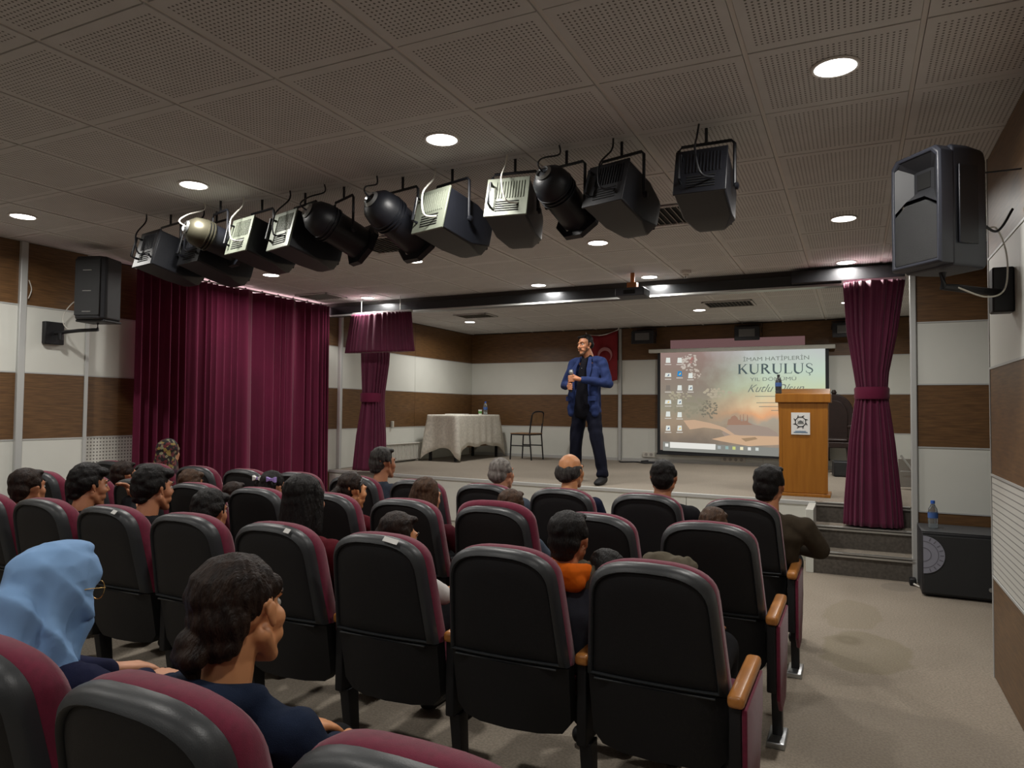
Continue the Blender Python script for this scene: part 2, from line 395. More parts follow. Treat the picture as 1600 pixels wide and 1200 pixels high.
wr = MB().box(.692, 1.12, -3.6, 4.62, 0, CZ + .02).box(1.12, 1.7, -3.6, 7.1, 0, CZ + .02).build('wall_right', M['joint'], kind='structure')
RB = [(0.0, .54, 'wood'), (.54, 1.09, 'grooved'), (1.09, 1.67, 'wood'), (1.67, 2.27, 'white'), (2.27, CZ, 'wood')]
for y0, y1 in ((-1.2, .75), (.75, 2.69), (2.69, 4.63)):
    panel_x(wr, .692, y0, y1, -1, bands=RB)
strip_lines_x(wr, .692, -1.2, 4.63, -1, (.54, 1.09, 1.67, 2.27))
MB().box(.668, .698, 4.628, 4.645, 0, CZ).build('corner_bead', M['alu_pale'], wr)
MB().box(-6.9, 1.7, -3.8, -3.6, 0, CZ + .1).build('wall_rear', M['plaster'], kind='structure')
MB().box(1.3, 1.5, 7.1, 12.0, 0, CZ + .1).build('wall_stage_right', M['white'], kind='structure')

# beam over the stage front
bm_ = MB().box(-6.53, .43, 7.5, 7.66, 2.655, 2.775).build('trim_1', M['beam'], kind='structure', bevel=.004)
MB().box(-6.53, .43, 7.485, 7.5, 2.648, 2.668).build('edge_strip', M['alu_pale'], bm_)
MB().box(-6.53, .43, 7.54, 7.62, 2.775, CZ).build('beam_spacer', M['joint'], bm_)
MB().box(-.55, .43, 7.40, 7.50, 2.68, 2.80).build('junction_box', M['black_metal'], bm_, bevel=.004)

# ------------------------------------------------------------------ ceiling lamps
LX = (-.06, -1.93, -3.77, -5.58)
cols = ('fourth', 'third', 'second', 'first')
def downlight(x, y, label):
    z = CZ
    t = empty('ceiling_lamp', (x, y, z), label=label, cat='lamp', group='round recessed ceiling lamps')
    MB().lathe([(.082, 0), (.094, -.001), (.095, -.006), (.088, -.010), (.080, -.008)], 32, cap0=False, cap1=False).build('lamp_ring', M['grid'], t, smooth=True)
    MB().lathe([(.081, -.003), (.081, -.006), (.06, -.0075)], 32).build('lamp_disc', M['lamp'], t)
    ld = D.lights.new('lamp_light', 'AREA'); ld.shape = 'DISK'; ld.size = .16; ld.energy = LAMP_W; ld.color = LAMP_COL; ld.spread = math.radians(165)
    l = D.objects.new('lamp_light', ld); link(l, t); l.location = (0, 0, -.012)
    return t
side = ['far right', 'centre right', 'centre left', 'far left']
pos = {0: 'nearest the right wall', 1: 'second from right wall', 2: 'third from right wall', 3: 'nearest the left wall'}
for r, (y, nm) in enumerate(((3.12, 'nearest row'), (5.62, 'second row'), (7.28, 'row just before the beam'), (9.95, 'over the stage'))):
    for k, x in enumerate(LX):
        if r == 2 and k == 2: x = -3.2
        if r == 3 and k == 2: continue
        t = downlight(x, y, f'round glowing ceiling lamp {pos[k]}, {nm}')
        if r == 3:
            for c_ in t.children:
                if c_.type == 'LIGHT': c_.data.energy = LAMP_W * 1.3
for y in (.65, -1.8):  # unseen rows added for lighting, continuing the lamp grid
    for x in LX: 
        t = downlight(x, y, f'added unseen round ceiling lamp behind the viewer, {pos[LX.index(x)]}, {"just behind" if y > 0 else "by the rear wall"}')
        for c_ in t.children:
            if c_.type == 'LIGHT': c_.data.energy = LAMP_W * .55

# ceiling grilles
def vent(x, y, ang, w_, d_, label):
    t = empty('air_vent', (x, y, CZ - .001), ang, label, 'vent', 'slatted ceiling air vents')
    MB().box(-w_ / 2, w_ / 2, -d_ / 2, d_ / 2, -.004, .0).build('backing', M['fix_dark'], t)
    f = MB()
    for a, b, c_, d2 in ((-w_ / 2, w_ / 2, -d_ / 2, -d_ / 2 + .02), (-w_ / 2, w_ / 2, d_ / 2 - .02, d_ / 2), (-w_ / 2, -w_ / 2 + .02, -d_ / 2, d_ / 2), (w_ / 2 - .02, w_ / 2, -d_ / 2, d_ / 2)):
        f.box(a, b, c_, d2, -.014, -.003)
    f.build('frame', M['tile'], t)
    n = int(w_ / .045)
    for k in range(n):
        x0 = -w_ / 2 + .03 + (w_ - .06) * k / (n - 1)
        MB().box(-.012, .012, -d_ / 2 + .02, d_ / 2 - .02, -.001, .001, rot(0, .7, 0, (x0, 0, -.009))).build('slat', M['plaster'], t)
vent(-1.22, 5.02, 0, .50, .50, 'square slatted air vent left of the rightmost hanging stage lamp')
vent(-3.62, 4.95, 0, .50, .50, 'slatted air vent seen below the middle stage lamps')
vent(-6.05, 6.95, 0, .50, .40, 'slatted air vent by the left curtain end')
vent(-1.46, 9.5, 0, .62, .50, 'slatted air vent above the projected picture')
vent(-5.12, 9.3, 0, .55, .40, 'slatted air vent above the table on stage')
t = empty('smoke_detector', (-1.52, 7.12, CZ), label='small round white smoke detector on the ceiling right of the projector', cat='smoke detector')
MB().lathe([(.055, 0), (.055, -.02), (.045, -.032), (.03, -.035), (.028, -.05), (.012, -.055)], 24).build('detector_head', M['grid'], t, smooth=True)
MB().lathe([(.012, -.055), (.010, -.075), (.004, -.078)], 12).build('sensor_tip', M['alu'], t, smooth=True)

# projector
p0 = Vector((-2.03, 7.0, 2.615))
t = empty('projector', p0, label='small dark projector hanging from a copper coloured ceiling mount', cat='projector')
MB().box(-.15, .15, -.12, .12, -.04, .045).build('casing', M['spk_blue'], t, bevel=.012)
MB().lathe([(.032, 0), (.035, .015), (.026, .03)], 20, rot(-PI / 2, 0, 0, (.07, .12, 0))).build('lens', M['projlens'], t)
MB().box(-.06, .06, -.123, -.119, -.02, .02).build('rear_grille', M['fix_dark'], t)
MB().box(-.05, .05, -.04, .04, .045, .11).tube([(0, 0, .1), (0, 0, .21)], .022, 10).build('mount', M['orange_mount'], t, bevel=.004)

# ================================================================== CURTAINS
def sheet(name, rows, cols, fn, m, parent=None, th=.012, smooth=True):
    """folded cloth: fn(u, v) -> point; front and back skins joined by a hem"""
    vs, fs = [], []
    for j in range(rows + 1):
        for i in range(cols + 1): vs.append(tuple(fn(i / cols, j / rows)))
    for j in range(rows):
        for i in range(cols):
            a = j * (cols + 1) + i; fs.append((a, a + 1, a + cols + 2, a + cols + 1))
    me = D.meshes.new(name); me.from_pydata(vs, [], fs); me.update(); me.materials.append(m)
    for p in me.polygons: p.use_smooth = True
    o = link(D.objects.new(name, me), parent)
    md = o.modifiers.new('thick', 'SOLIDIFY'); md.thickness = th; md.offset = 0
    return o

cw = empty('stage_side_curtain', (-6.50, 6.1, 0), label='wide floor-length maroon curtain hanging in deep folds on the left wall', cat='curtain')
CY0, CY1 = -1.45, 1.36
rr_ = random.Random(5)
ph = [rr_.uniform(0, 6.28) for _ in range(12)]
def bigc(u, v):
    y = CY0 + (CY1 - CY0) * u
    z = .08 + v * 2.70
    s = u * 23 + .7 * math.sin(u * 9 + ph[0]) + .38 * math.sin(u * 21 + ph[1]) + .2 * math.sin(u * 47 + ph[4])
    a = .085 * (.8 + .35 * math.sin(u * 17 + ph[2]))
    fold = math.sin(2 * PI * s + .12 * math.sin(v * 4 + u * 8))
    x = .115 + a * math.copysign(abs(fold) ** 1.3, fold) * (.70 + .30 * (1 - v)) + .008 * math.sin(2 * PI * s * 2 + ph[3]) * (1 - v * .5)
    return (x, y + .014 * math.sin(2 * PI * s + 1.2), z)
sheet('curtain_cloth', 26, 640, bigc, M['velvet'], cw, .008)
MB().box(.06, .11, -1.44, 1.34, 2.785, 2.80).build('curtain_rail', M['alu_pale'], cw)
for k in range(12):
    MB().box(.085, .10, -1.35 + k * .26, -1.335 + k * .26, 2.80, 2.815).build('rail_bracket', M['black_metal'], cw)

def drape(name, loc, prof, n, amp, m, parent, seedv, depth=.11, rows=40, gather=None):
    """closed pleated column of cloth; prof(v) -> (x0, x1, z)"""
    rnd = random.Random(seedv); p1, p2 = rnd.uniform(0, 6), rnd.uniform(0, 6)
    N = 220; rings = []
    for j in range(rows + 1):
        v = j / rows; x0, x1, z = prof(v); cx, hw = (x0 + x1) / 2, (x1 - x0) / 2; ring = []
        for i in range(N):
            a = 2 * PI * i / N
            k = amp * (1 if gather is None else gather(v))
            pl = math.sin(n * a + p1 + .6 * math.sin(a * 3 + p2) + .5 * math.sin(v * 2.3)) * k + .35 * k * math.sin(n * 2.3 * a + p2)
            ring.append((cx + (hw + pl * .35) * math.copysign(abs(math.cos(a)) ** .75, math.cos(a)), (depth * (hw / .25) ** .3 + pl) * math.sin(a), z))
        rings.append(ring)
    o = MB().loft(rings, mtx=Matrix.Translation(loc)).build(name, m, parent)
    for p in o.data.polygons:
        if len(p.vertices) == 4: p.use_smooth = True
    return o

def lerp_tab(tab):
    def f(v):
        for (a, pa), (b, pb) in zip(tab, tab[1:]):
            if v <= b:
                t = (v - a) / (b - a); t = t * t * (3 - 2 * t) if len(pa) > 3 else t
                return tuple(x + (y - x) * t for x, y in zip(pa[:3], pb[:3]))
        return tab[-1][1][:3]
    return f
# right drape
rd = empty('front_drape', (.15, 7.25, 0), label='maroon stage drape tied at the waist above the steps on the right', cat='curtain', group=None)
drape('drape_cloth', (0, 0, 0), lerp_tab([(0, (-.245, .235, .40)), (.12, (-.235, .222, .62)), (.35, (-.195, .175, 1.15)), (.52, (-.140, .125, 1.55)), (.56, (-.130, .120, 1.63)), (.62, (-.150, .130, 1.78)), (.8, (-.205, .20, 2.15)), (1, (-.235, .265, 2.62))]), 24, .016, M['velvet_lt'], rd, 4, gather=lambda v: .7 + 1.1 * abs(v - .54) if v > .5 else .9 + .9 * (.54 - v))
MB().lathe([(.138, 1.545), (.146, 1.56), (.144, 1.60), (.146, 1.64), (.136, 1.655)], 40, Matrix.Scale(.95, 4, (0, 1, 0)) @ Matrix.Translation((-.006, 0, 0)), cap0=False, cap1=False).build('tieback', M['velvet'], rd, smooth=True)
MB().box(-.25, .28, -.03, .03, 2.62, 2.65).build('drape_rail', M['alu_pale'], rd)
# left drape
ld_ = empty('front_drape', (-5.73, 7.62, 0), label='dark maroon gathered drape hanging narrow below the pleated valance on the left', cat='curtain')
drape('drape_cloth', (0, 0, 0), lerp_tab([(0, (-.29, .22, .60)), (.25, (-.235, .205, 1.05)), (.44, (-.15, .17, 1.50)), (.52, (-.145, .175, 1.62)), (.7, (-.17, .235, 2.0)), (1, (-.20, .27, 2.56))]), 20, .018, M['velvet_lt'], ld_, 9, depth=.09)
MB().lathe([(.16, 1.50), (.168, 1.52), (.166, 1.56), (.168, 1.60), (.16, 1.62)], 40, Matrix.Scale(.9, 4, (0, 1, 0)), cap0=False, cap1=False).build('tieback', M['velvet'], ld_, smooth=True)
va = empty('valance', (-5.42, 7.33, 0), label='short flared pleated maroon valance hanging from the left end of the beam', cat='curtain')
drape('valance_cloth', (0, 0, 0), lerp_tab([(0, (-.54, .53, 2.13)), (.3, (-.52, .51, 2.26)), (1, (-.45, .47, 2.625))]), 46, .014, M['velvet_lt'], va, 6, depth=.055, rows=16)
MB().tube([(-.3, .01, 2.64), (-.3, .01, CZ)], .004, 6).tube([(.3, .01, 2.64), (.3, .01, CZ)], .004, 6).build('hanger_wire', M['alu'], va)
MB().box(-.42, .47, -.02, .04, 2.625, 2.65).build('drape_rail', M['alu_pale'], va)

# ================================================================== SEATS
def outline(ins, zt=.945, zb=.545, hw0=.225, N=18):
    hw, top = hw0 - ins * .8, zt - ins; zb = zb + ins * .6; zc = top - .115; pts = []
    def X(x, z): return x * (.865 + .155 * min(1, max(0, (.93 - z) / .40)))
    for k in range(6): z = zb + (zc - zb) * k / 6; pts.append((-hw, z))
    for k in range(N + 1):
        a = PI - PI * k / N; c_, s_ = math.cos(a), math.sin(a); x = math.copysign(abs(c_) ** .60, c_)
        pts.append((hw * x, zc + (top - zc) * abs(s_) ** .66 * (1 - .10 * x * x)))
    for k in range(5, -1, -1): z = zb + (zc - zb) * k / 6; pts.append((hw, z))
    for k in range(1, 6): pts.append((hw - 2 * hw * k / 6, zb))
    return [(X(x, z), z) for x, z in pts]
def lean(z): return .125 * (.96 - z) / .66
def ring3(ins, y, **k): return [(x, y + lean(z) + .28 * x * x, z) for x, z in outline(ins, **k)]

def chair_parts(puff=0.0):
    ps = []
    rim = MB().loft([ring3(.030, .014), ring3(.0285, .004), ring3(.025, .0), ring3(.012, .008), ring3(.003, .022), ring3(.0, .038), ring3(.0, .05)], False, False)
    ps.append(('back_rim', rim, 'rim_plastic', True, 0))
    pan = MB().loft([ring3(.030, .014), ring3(.042, .009), ring3(.09, .005), ring3(.14, .004)], False, True)
    ps.append(('back_panel', pan, 'black_plastic', True, 0))
    p = puff
    cu = MB().loft([ring3(.006, .046), ring3(.0 - p * .5, .052), ring3(-.003 - p, .072), ring3(.0 - p, .104), ring3(.02 - p, .128), ring3(.06, .140), ring3(.12, .145)], True, True)
    ps.append(('back_cushion', cu, 'maroon', True, 0))
    lo = MB()
    def lr(x, y, z): return (x, y + lean(z) + .28 * x * x, z)
    ringsL = []
    for z, hx in ((.30, .190), (.34, .222), (.50, .226), (.541, .226)):
        ringsL.append([lr(-hx, .035, z), lr(-hx * .6, .008, z), lr(0, .0, z), lr(hx * .6, .008, z), lr(hx, .035, z), lr(hx, .09, z), lr(0, .10, z), lr(-hx, .09, z)])
    lo.loft(ringsL); ps.append(('lower_back_panel', lo, 'black_plastic', True, 0))
    sl = MB().loft([[lr(x, .002 + (.01 if abs(x) > .15 else 0), z) for x in (-.205, -.1, 0, .1, .205)] for z in (.538, .547)], False, False, closed=False)
    sl2 = MB().box(-.195, .195, lean(.54) + .010, lean(.54) + .05, .540, .546); ps.append(('crease_strip', sl2, 'rim_plastic', False, .002))
    st_ = MB(); r_ = []
    for z, i_ in ((.385, .03), (.40, .008), (.43, .0), (.455, .01), (.468, .05)):
        r_.append([(sx * (.214 - i_) if abs(t) < 2 else 0, 0, z) for sx, t in ()] or
                  [(x * (.214 - i_), .37 + y * (.20 - i_), z + .012 * (1 - y) * 0) for x, y in ((-1, -1), (-.5, -1), (.5, -1), (1, -1), (1, -.5), (1, .5), (.92, .9), (.5, 1), (-.5, 1), (-.92, .9), (-1, .5), (-1, -.5))])
    st_.loft(r_); ps.append(('seat_cushion', st_, 'maroon', True, 0))
    ps.append(('seat_pan', MB().box(-.20, .20, .19, .55, .355, .386), 'black_plastic', False, .012))
    return ps
ARM_R = [('armrest', MB().box(.237, .287, .03, .44, .548, .588), 'beech', False, .014),
         ('arm_support', MB().box(.240, .276, .05, .37, .27, .548), 'black_plastic', False, .006)]
ARM_L = [('armrest', MB().box(-.287, -.237, .03, .44, .548, .588), 'beech', False, .014),
         ('arm_support', MB().box(-.276, -.240, .05, .37, .27, .548), 'black_plastic', False, .006)]
def pedestal(x): return [('leg', MB().loft([[(x - .022, .20, .27), (x + .022, .20, .27), (x + .022, .27, .27), (x - .022, .27, .27)], [(x - .02, .24, .02), (x + .02, .24, .02), (x + .02, .29, .02), (x - .02, .29, .02)]]), 'black_metal', False, .004),
                         ('foot', MB().box(x - .038, x + .038, .16, .34, 0, .028), 'chrome', False, .006)]
ARM_I = [('armrest', MB().box(.237, .287, .15, .46, .548, .588), 'beech', False, .014),
         ('arm_support', MB().box(.240, .276, .17, .40, .27, .548), 'black_plastic', False, .006)]
SIDE = [('side_panel', MB().poly([(.06, .24), (.05, .545), (.42, .545), (.42, .42), (.30, .17), (.14, .17)], 0, .277, .293), 'maroon', False, .005)]
STICK = ('sticker', None)
mesh_cache = {}
def add_parts(root, ps, key):
    for n_, mb, mk, sm, bv in ps:
        k = (key, n_)
        if k not in mesh_cache:
            me = mb.mesh(n_); me.materials.append(M[mk])
            if bv:
                o = D.objects.new('tmp', me); C.objects.link(o); md = o.modifiers.new('b', 'BEVEL'); md.width = bv; md.segments = 3; md.limit_method = 'ANGLE'; md.angle_limit = .6
                bpy.context.view_layer.update()
                me2 = D.meshes.new_from_object(o.evaluated_get(bpy.context.evaluated_depsgraph_get())); D.objects.remove(o); me = me2; me.name = n_
            shade(me, .75 if bv else 1.0); mesh_cache[k] = me
        link(D.objects.new(n_, mesh_cache[k]), root)
BASE, PUFF = chair_parts(), chair_parts(.022)
ROWS = {'c': (3.95, 11, 'in the front row', 'auditorium chairs of the front row'),
        'b': (3.06, 10, 'in the second row', 'auditorium chairs of the second row'),
        'a': (2.15, 8, 'in the third row', 'auditorium chairs of the third row'),
        'f': (.75, 4, 'in the row nearest the viewer', 'auditorium chairs of the last row')}
ORD = ['first', 'second', 'third', 'fourth', 'fifth', 'sixth', 'seventh', 'eighth', 'ninth', 'tenth', 'eleventh']
def seat_x(r, k): return {'f': -.55, 'a': -.582, 'b': -.572, 'c': -.562}[r] - .523 * k
for r, (y, n, where, grp) in ROWS.items():
    for k in range(n):
        look = 'black and maroon chair'
        if r == 'b' and k == 2: look = 'chair with bulging thick maroon cushion'
        if (r, k) == ('a', 0): look = 'chair with maroon side panel'
        if (r, k) in (('a', 2), ('a', 3)): look = 'chair with white sticker'
        if (r, k) == ('f', 1): look = 'chair back behind girl in navy'
        t = empty('auditorium_chair', (seat_x(r, k), y, 0), random.Random(k * 7 + ord(r)).uniform(-.012, .012), f'{look}, {ORD[k]} from aisle {where}', 'chair', grp)
        if r == 'f': t.scale = (1, 1, 1.012)
        add_parts(t, PUFF if (r, k) == ('b', 2) else BASE, 'puff' if (r, k) == ('b', 2) else 'base')
        add_parts(t, ARM_R if k == 0 else ARM_I, 'r' if k == 0 else 'i'); add_parts(t, pedestal(.262), 'pr')
        if k == 0: add_parts(t, SIDE, 's')
        if k == n - 1: add_parts(t, ARM_L, 'l'); add_parts(t, pedestal(-.262), 'pl')
        if (r, k) in (('a', 2), ('a', 3), ('a', 5)):
            w_ = .032 if k == 2 else .014; x = .095 if k == 2 else .12
            MB().box(-w_, w_, -.001, .001, -.010, .010, rot(-.75, .16, 0, (x, .010, .936 if k == 2 else .930))).build('sticker', M['paper'], t)

# ================================================================== STAGE LAMPS
def yoke(t, w_, drop, parent=None, th=.0085):
    MB().tube([(-w_, 0, -drop), (-w_, 0, -.02), (-w_ + .015, 0, -.004), (w_ - .015, 0, -.004), (w_, 0, -.02), (w_, 0, -drop)], th, 8).build('yoke', M['fix_black'], t, smooth=True)
    MB().tube([(0, 0, -.005), (0, 0, .075)], .008, 8).build('ceiling_hook', M['fix_black'], t)
    for s in (-1, 1):
        MB().lathe([(.010, 0), (.018, .003), (.018, .016), (.010, .020)], 12, rot(0, s * PI / 2, 0, (s * w_, 0, -drop))).build('clamp_knob', M['fix_black'], t, smooth=True)
def box_lamp(x, y, rz, tilt, s, rear, label, cablem='fix_black', hook=(0, -.1)):
    t = empty('stage_floodlight', (x, y, 2.755), rz, label, 'stage light', 'theatre lamps hanging under the ceiling')
    w_ = .118 * s; yoke(t, w_ + .016, .175 * s + .055)
    R_ = rot(-tilt, 0, 0, (0, 0, -.175 * s - .055))
    def ring(y, hw, hz0, hz1, c): return [(-hw + c, y, hz0), (hw - c, y, hz0), (hw, y, hz0 + c), (hw, y, hz1 - c), (hw - c, y, hz1), (-hw + c, y, hz1), (-hw, y, hz1 - c), (-hw, y, hz0 + c)]
    b = MB().loft([ring(-.15 * s, w_, -.115 * s, .115 * s, .006), ring(.06 * s, w_, -.118 * s, .118 * s, .008), ring(.17 * s, w_ * .98, -.12 * s, .12 * s, .045 * s), ring(.205 * s, w_ * .93, -.11 * s, .11 * s, .05 * s)], mtx=R_).build('lamp_body', M['fix_black'], t, bevel=.004)
    rm = 'fix_grey' if rear else 'fix_black'
    rp = MB().box(-w_ - .004, w_ + .004, -.160 * s, -.149 * s, -.120 * s, .120 * s, R_).build('rear_plate', M[rm], t, bevel=.003)
    f = MB()
    for k in range(11): xx = -w_ * .55 + w_ * 1.45 * k / 11; f.box(xx, xx + .004, -.164 * s, -.159 * s, -.01 * s, .095 * s, R_)
    f.build('cooling_fins', M[rm], t)
    f = MB()
    for k in range(5): f.box(-w_ * .5, w_ * .6, -.163 * s, -.159 * s, -.035 * s - k * .014 * s, -.030 * s - k * .014 * s, R_)
    f.build('vent_slots', M['fix_dark'], t)
    MB().tube([R_ @ Vector(p) for p in ((-w_ * .75, -.160 * s, .07 * s), (-w_ * .75, -.195 * s, .07 * s), (-w_ * .75, -.195 * s, -.06 * s), (-w_ * .75, -.160 * s, -.06 * s))], .008 * s, 6).build('rear_handle', M['fix_black'], t)
    MB().box(-w_ * .8, w_ * .8, .206 * s, .209 * s, -.08 * s, .08 * s, R_).build('lens', M['fix_dark'], t)
    a = R_ @ Vector((w_ * .55, -.162 * s, -.05 * s)); h = Vector((hook[0], hook[1], .072))
    MB().tube(curve_pts([a, a + Vector((-.05, -.05, .01)), a.lerp(h, .45) + Vector((-.045, -.06, 0)), h + Vector((-.01, 0, -.06)), h], 8), .005 * s, 6).build('cable', M[cablem], t, smooth=True)
    return t
def par_lamp(x, y, rz, tilt, s, backm, label, cablem='fix_black', hook=(0, -.1)):
    t = empty('par_can_lamp', (x, y, 2.755), rz, label, 'stage light', 'theatre lamps hanging under the ceiling')
    yoke(t, .115 * s, .15 * s + .055)
    R_ = rot(-tilt, 0, 0, (0, 0, -.15 * s - .055)) @ rot(-PI / 2, 0, 0)
    pr = [(.02, -.235), (.055, -.225), (.085, -.195), (.098, -.15), (.100, -.12)]
    MB().lathe([(r * s, z * s) for r, z in pr], 28, R_, cap1=False).build('rear_dome', M[backm], t, smooth=True)
    MB().lathe([(.094 * s, -.13 * s), (.094 * s, .12 * s)], 28, R_, cap0=False).build('can_body', M['fix_black'], t, smooth=True)
    for z in (-.125, -.105, -.085): MB().lathe([(.096 * s, z * s), (.103 * s, z * s), (.103 * s, (z + .008) * s), (.096 * s, (z + .008) * s)], 28, R_, False, False).build('cooling_ring', M[backm], t, smooth=True)
    MB().lathe([(.042 * s, -.236 * s), (.046 * s, -.233 * s), (.034 * s, -.246 * s), (.0301 * s, -.236 * s)], 20, R_, False, False).build('cable_gland', M['chrome'], t, smooth=True)
    MB().lathe([(.10 * s, .115 * s), (.135 * s, .120 * s), (.135 * s, .150 * s), (.118 * s, .150 * s), (.115 * s, .125 * s)], 8, R_ @ rot(0, 0, PI / 8), False, False).build('gel_frame', M['fix_black'], t)
    MB().lathe([(.088 * s, .1215 * s), (.05 * s, .135 * s)], 24, R_).build('lens', M['chrome'], t, smooth=True)
    a = R_ @ Vector((0, 0, -.24 * s)); h = Vector((hook[0], hook[1], .072))
    MB().tube(curve_pts([a, a + Vector((.0, -.04, .03)), a.lerp(h, .5) + Vector((-.03, -.03, .0)), h + Vector((0, 0, -.05)), h], 8), .0045 * s, 6).build('cable', M[cablem], t, smooth=True)
    return t
FY = 3.55
T45 = math.radians(45)
box_lamp(-.655, FY, 0, math.radians(18), 1.02, False, 'black box stage lamp at the right end of the hanging row', hook=(-.02, -.08))
box_lamp(-1.09, FY, -.28, math.radians(18), 1.0, False, 'black box stage lamp second from the right end, turned slightly left', hook=(0, -.08))
par_lamp(-1.40, FY, -.22, math.radians(26), 1.03, 'fix_black', 'black round can stage lamp third from the right end', hook=(.02, -.1))
box_lamp(-1.71, FY, .15, math.radians(18), 1.0, True, 'box stage lamp with lit pale grey rear plate and looping cable', 'cable_w', hook=(-.02, -.09))
box_lamp(-2.12, FY, -.28, math.radians(14), 1.08, True, 'box stage lamp with ribbed grey green rear, white cable over it', 'cable_w', hook=(-.05, -.09))
par_lamp(-2.47, FY, -.22, math.radians(24), 1.16, 'fix_black', 'black round can stage lamp with smooth domed rear in mid row', hook=(-.10, -.12))
par_lamp(-2.92, FY, -.42, math.radians(22), 1.12, 'fix_black', 'black round can stage lamp right of the two blue-black boxes', hook=(-.03, -.12))
box_lamp(-3.24, FY, -.28, math.radians(14), 1.08, True, 'long black box stage lamp with half hidden pale rear and handle', hook=(-.02, -.1))
box_lamp(-3.62, FY, -.22, math.radians(14), 1.05, True, 'box stage lamp with pale grey plate left of the long black box', 'cable_w', hook=(-.03, -.12))
par_lamp(-3.90, FY - .1, -.3, math.radians(14), 1.0, 'fix_bronze', 'round can stage lamp with shiny bronze domed rear', 'cable_w', hook=(-.12, -.06))
box_lamp(-4.14, FY + .08, -.2, math.radians(16), 1.15, False, 'dark box stage lamp behind the bronze domed can')
box_lamp(-4.52, FY, -.2, math.radians(14), 1.12, False, 'dark box stage lamp at the left end of the hanging row', hook=(-.12, -.12))

# ================================================================== LOUDSPEAKERS
def bracket(t, pts, plate, ax=0):
    MB().box(*plate).build('wall_plate', M['black_metal'], t, bevel=.006)
    MB().tube(pts, .020, 10).build('bracket_arm', M['black_metal'], t)
c = (-6.02, 4.02)
t = empty('wall_speaker', (c[0], c[1], 2.17), .32, 'black loudspeaker on a wall arm left of the big curtain', 'speaker')
def rrect(hx, y0, y1, c_): return [(-hx + c_, y0), (hx - c_, y0), (hx, y0 + c_), (hx * .82, y1), (-hx * .82, y1), (-hx, y0 + c_)]
MB().loft([[(x, y, 0) for x, y in rrect(.150, -.14, .13, .045)], [(x, y, .55) for x, y in rrect(.150, -.14, .13, .045)]]).build('cabinet', M['spk'], t, bevel=.018, seg=3)
MB().box(-.118, .118, -.148, -.138, .03, .52).build('grille', M['grille'], t, bevel=.006)
for z in (.06, .24, .42): MB().box(-.04, .04, -.151, -.147, z, z + .006).build('badge_line', M['alu'], t)
MB().box(-.14, .14, -.10, .12, -.02, 0.0).build('base_foot', M['spk'], t, bevel=.006)
iv = Matrix.Rotation(-.32, 4, 'Z')
def lc(p, o=t): return iv @ (Vector(p) - Vector((c[0], c[1], 2.17)))
MB().tube([lc((-6.02, 4.02, 2.17)), lc((-6.02, 4.02, 2.09)), lc((-6.20, 3.97, 2.085)), lc((-6.41, 3.88, 2.06))], .016, 10).build('bracket_arm', M['black_metal'], t)
MB().box(-.03, .02, -.085, .085, -.10, .10, Matrix.Translation(lc((-6.42, 3.88, 2.06))) @ iv).build('wall_plate', M['black_metal'], t, bevel=.006)
MB().lathe([(.022, -.03), (.022, .03)], 10, Matrix.Translation(lc((-6.35, 3.90, 2.03)))).build('clamp_knob', M['black_metal'], t)
MB().tube(curve_pts([lc(p) for p in ((-6.15, 4.05, 2.30), (-6.30, 4.0, 2.36), (-6.37, 3.93, 2.22), (-6.30, 3.93, 2.10), (-6.1, 4.0, 2.08))]), .004, 6).build('cable', M['cable_w'], t, smooth=True)
MB().tube(curve_pts([lc(p) for p in ((-6.425, 3.66, 2.50), (-6.42, 3.68, 2.42), (-6.425, 3.66, 2.34))]), .004, 6).build('cable', M['cable_w'], t)

c2 = Vector((.36, 3.70, 2.06)); rz2 = math.radians(-50)
t = empty('wall_speaker', c2, 0, 'large dark slate loudspeaker with horn on a wall arm at upper right', 'speaker')
t.rotation_euler = (0, 0, rz2); t.scale = (.92, .92, .96)
# local -y is the front
def sp_ring(z, k=1.0): return [(x * k, y * k, z) for x, y in ((-.150, -.13), (-.135, -.150), (.135, -.150), (.150, -.13), (.150, .02), (.115, .15), (-.115, .15), (-.150, .02))]
def cb_ring(z, k=1.0): return [(x * k, y * k, z) for x, y in ((-.150, -.085), (.150, -.085), (.150, .02), (.115, .15), (-.115, .15), (-.150, .02))]
MB().loft([cb_ring(0, .93), cb_ring(.02), cb_ring(.50), cb_ring(.545, .96), cb_ring(.56, .85)]).build('cabinet', M['spk_blue'], t, bevel=.010, seg=3)
def f_ring(y, a): return [(-.150 + a, y, .01 + a), (.150 - a, y, .01 + a), (.152 - a, y, .30), (.150 - a, y, .52 - a), (.12 - a, y, .550 - a), (-.12 + a, y, .550 - a), (-.150 + a, y, .52 - a), (-.152 + a, y, .30)]
MB().loft([f_ring(-.086, 0), f_ring(-.150, 0), f_ring(-.162, .010), f_ring(-.160, .020), f_ring(-.150, .024)], False, False).build('front_bezel', M['spk_blue'], t, bevel=.003)
MB().poly([(-.130, .03), (.130, .03), (.130, .27), (.06, .315), (-.06, .315), (-.130, .27)], 1, -.156, -.088).build('grille', M['grille'], t, bevel=.006)
MB().loft([[(-.128, -.154, .29), (-.055, -.154, .332), (.055, -.154, .332), (.128, -.154, .29), (.128, -.154, .515), (.10, -.154, .53), (-.10, -.154, .53), (-.128, -.154, .515)],
           [(-.06, -.10, .37), (-.03, -.10, .38), (.03, -.10, .38), (.06, -.10, .37), (.06, -.10, .47), (.04, -.10, .475), (-.04, -.10, .475), (-.06, -.10, .47)]], False, True).build('horn', M['spk'], t)
MB().box(-.04, .04, -.103, -.099, .385, .46).build('horn_throat', M['fix_dark'], t)
MB().box(.155, .165, -.06, .05, .10, .46).build('side_handle_recess', M['fix_black'], t, bevel=.004)
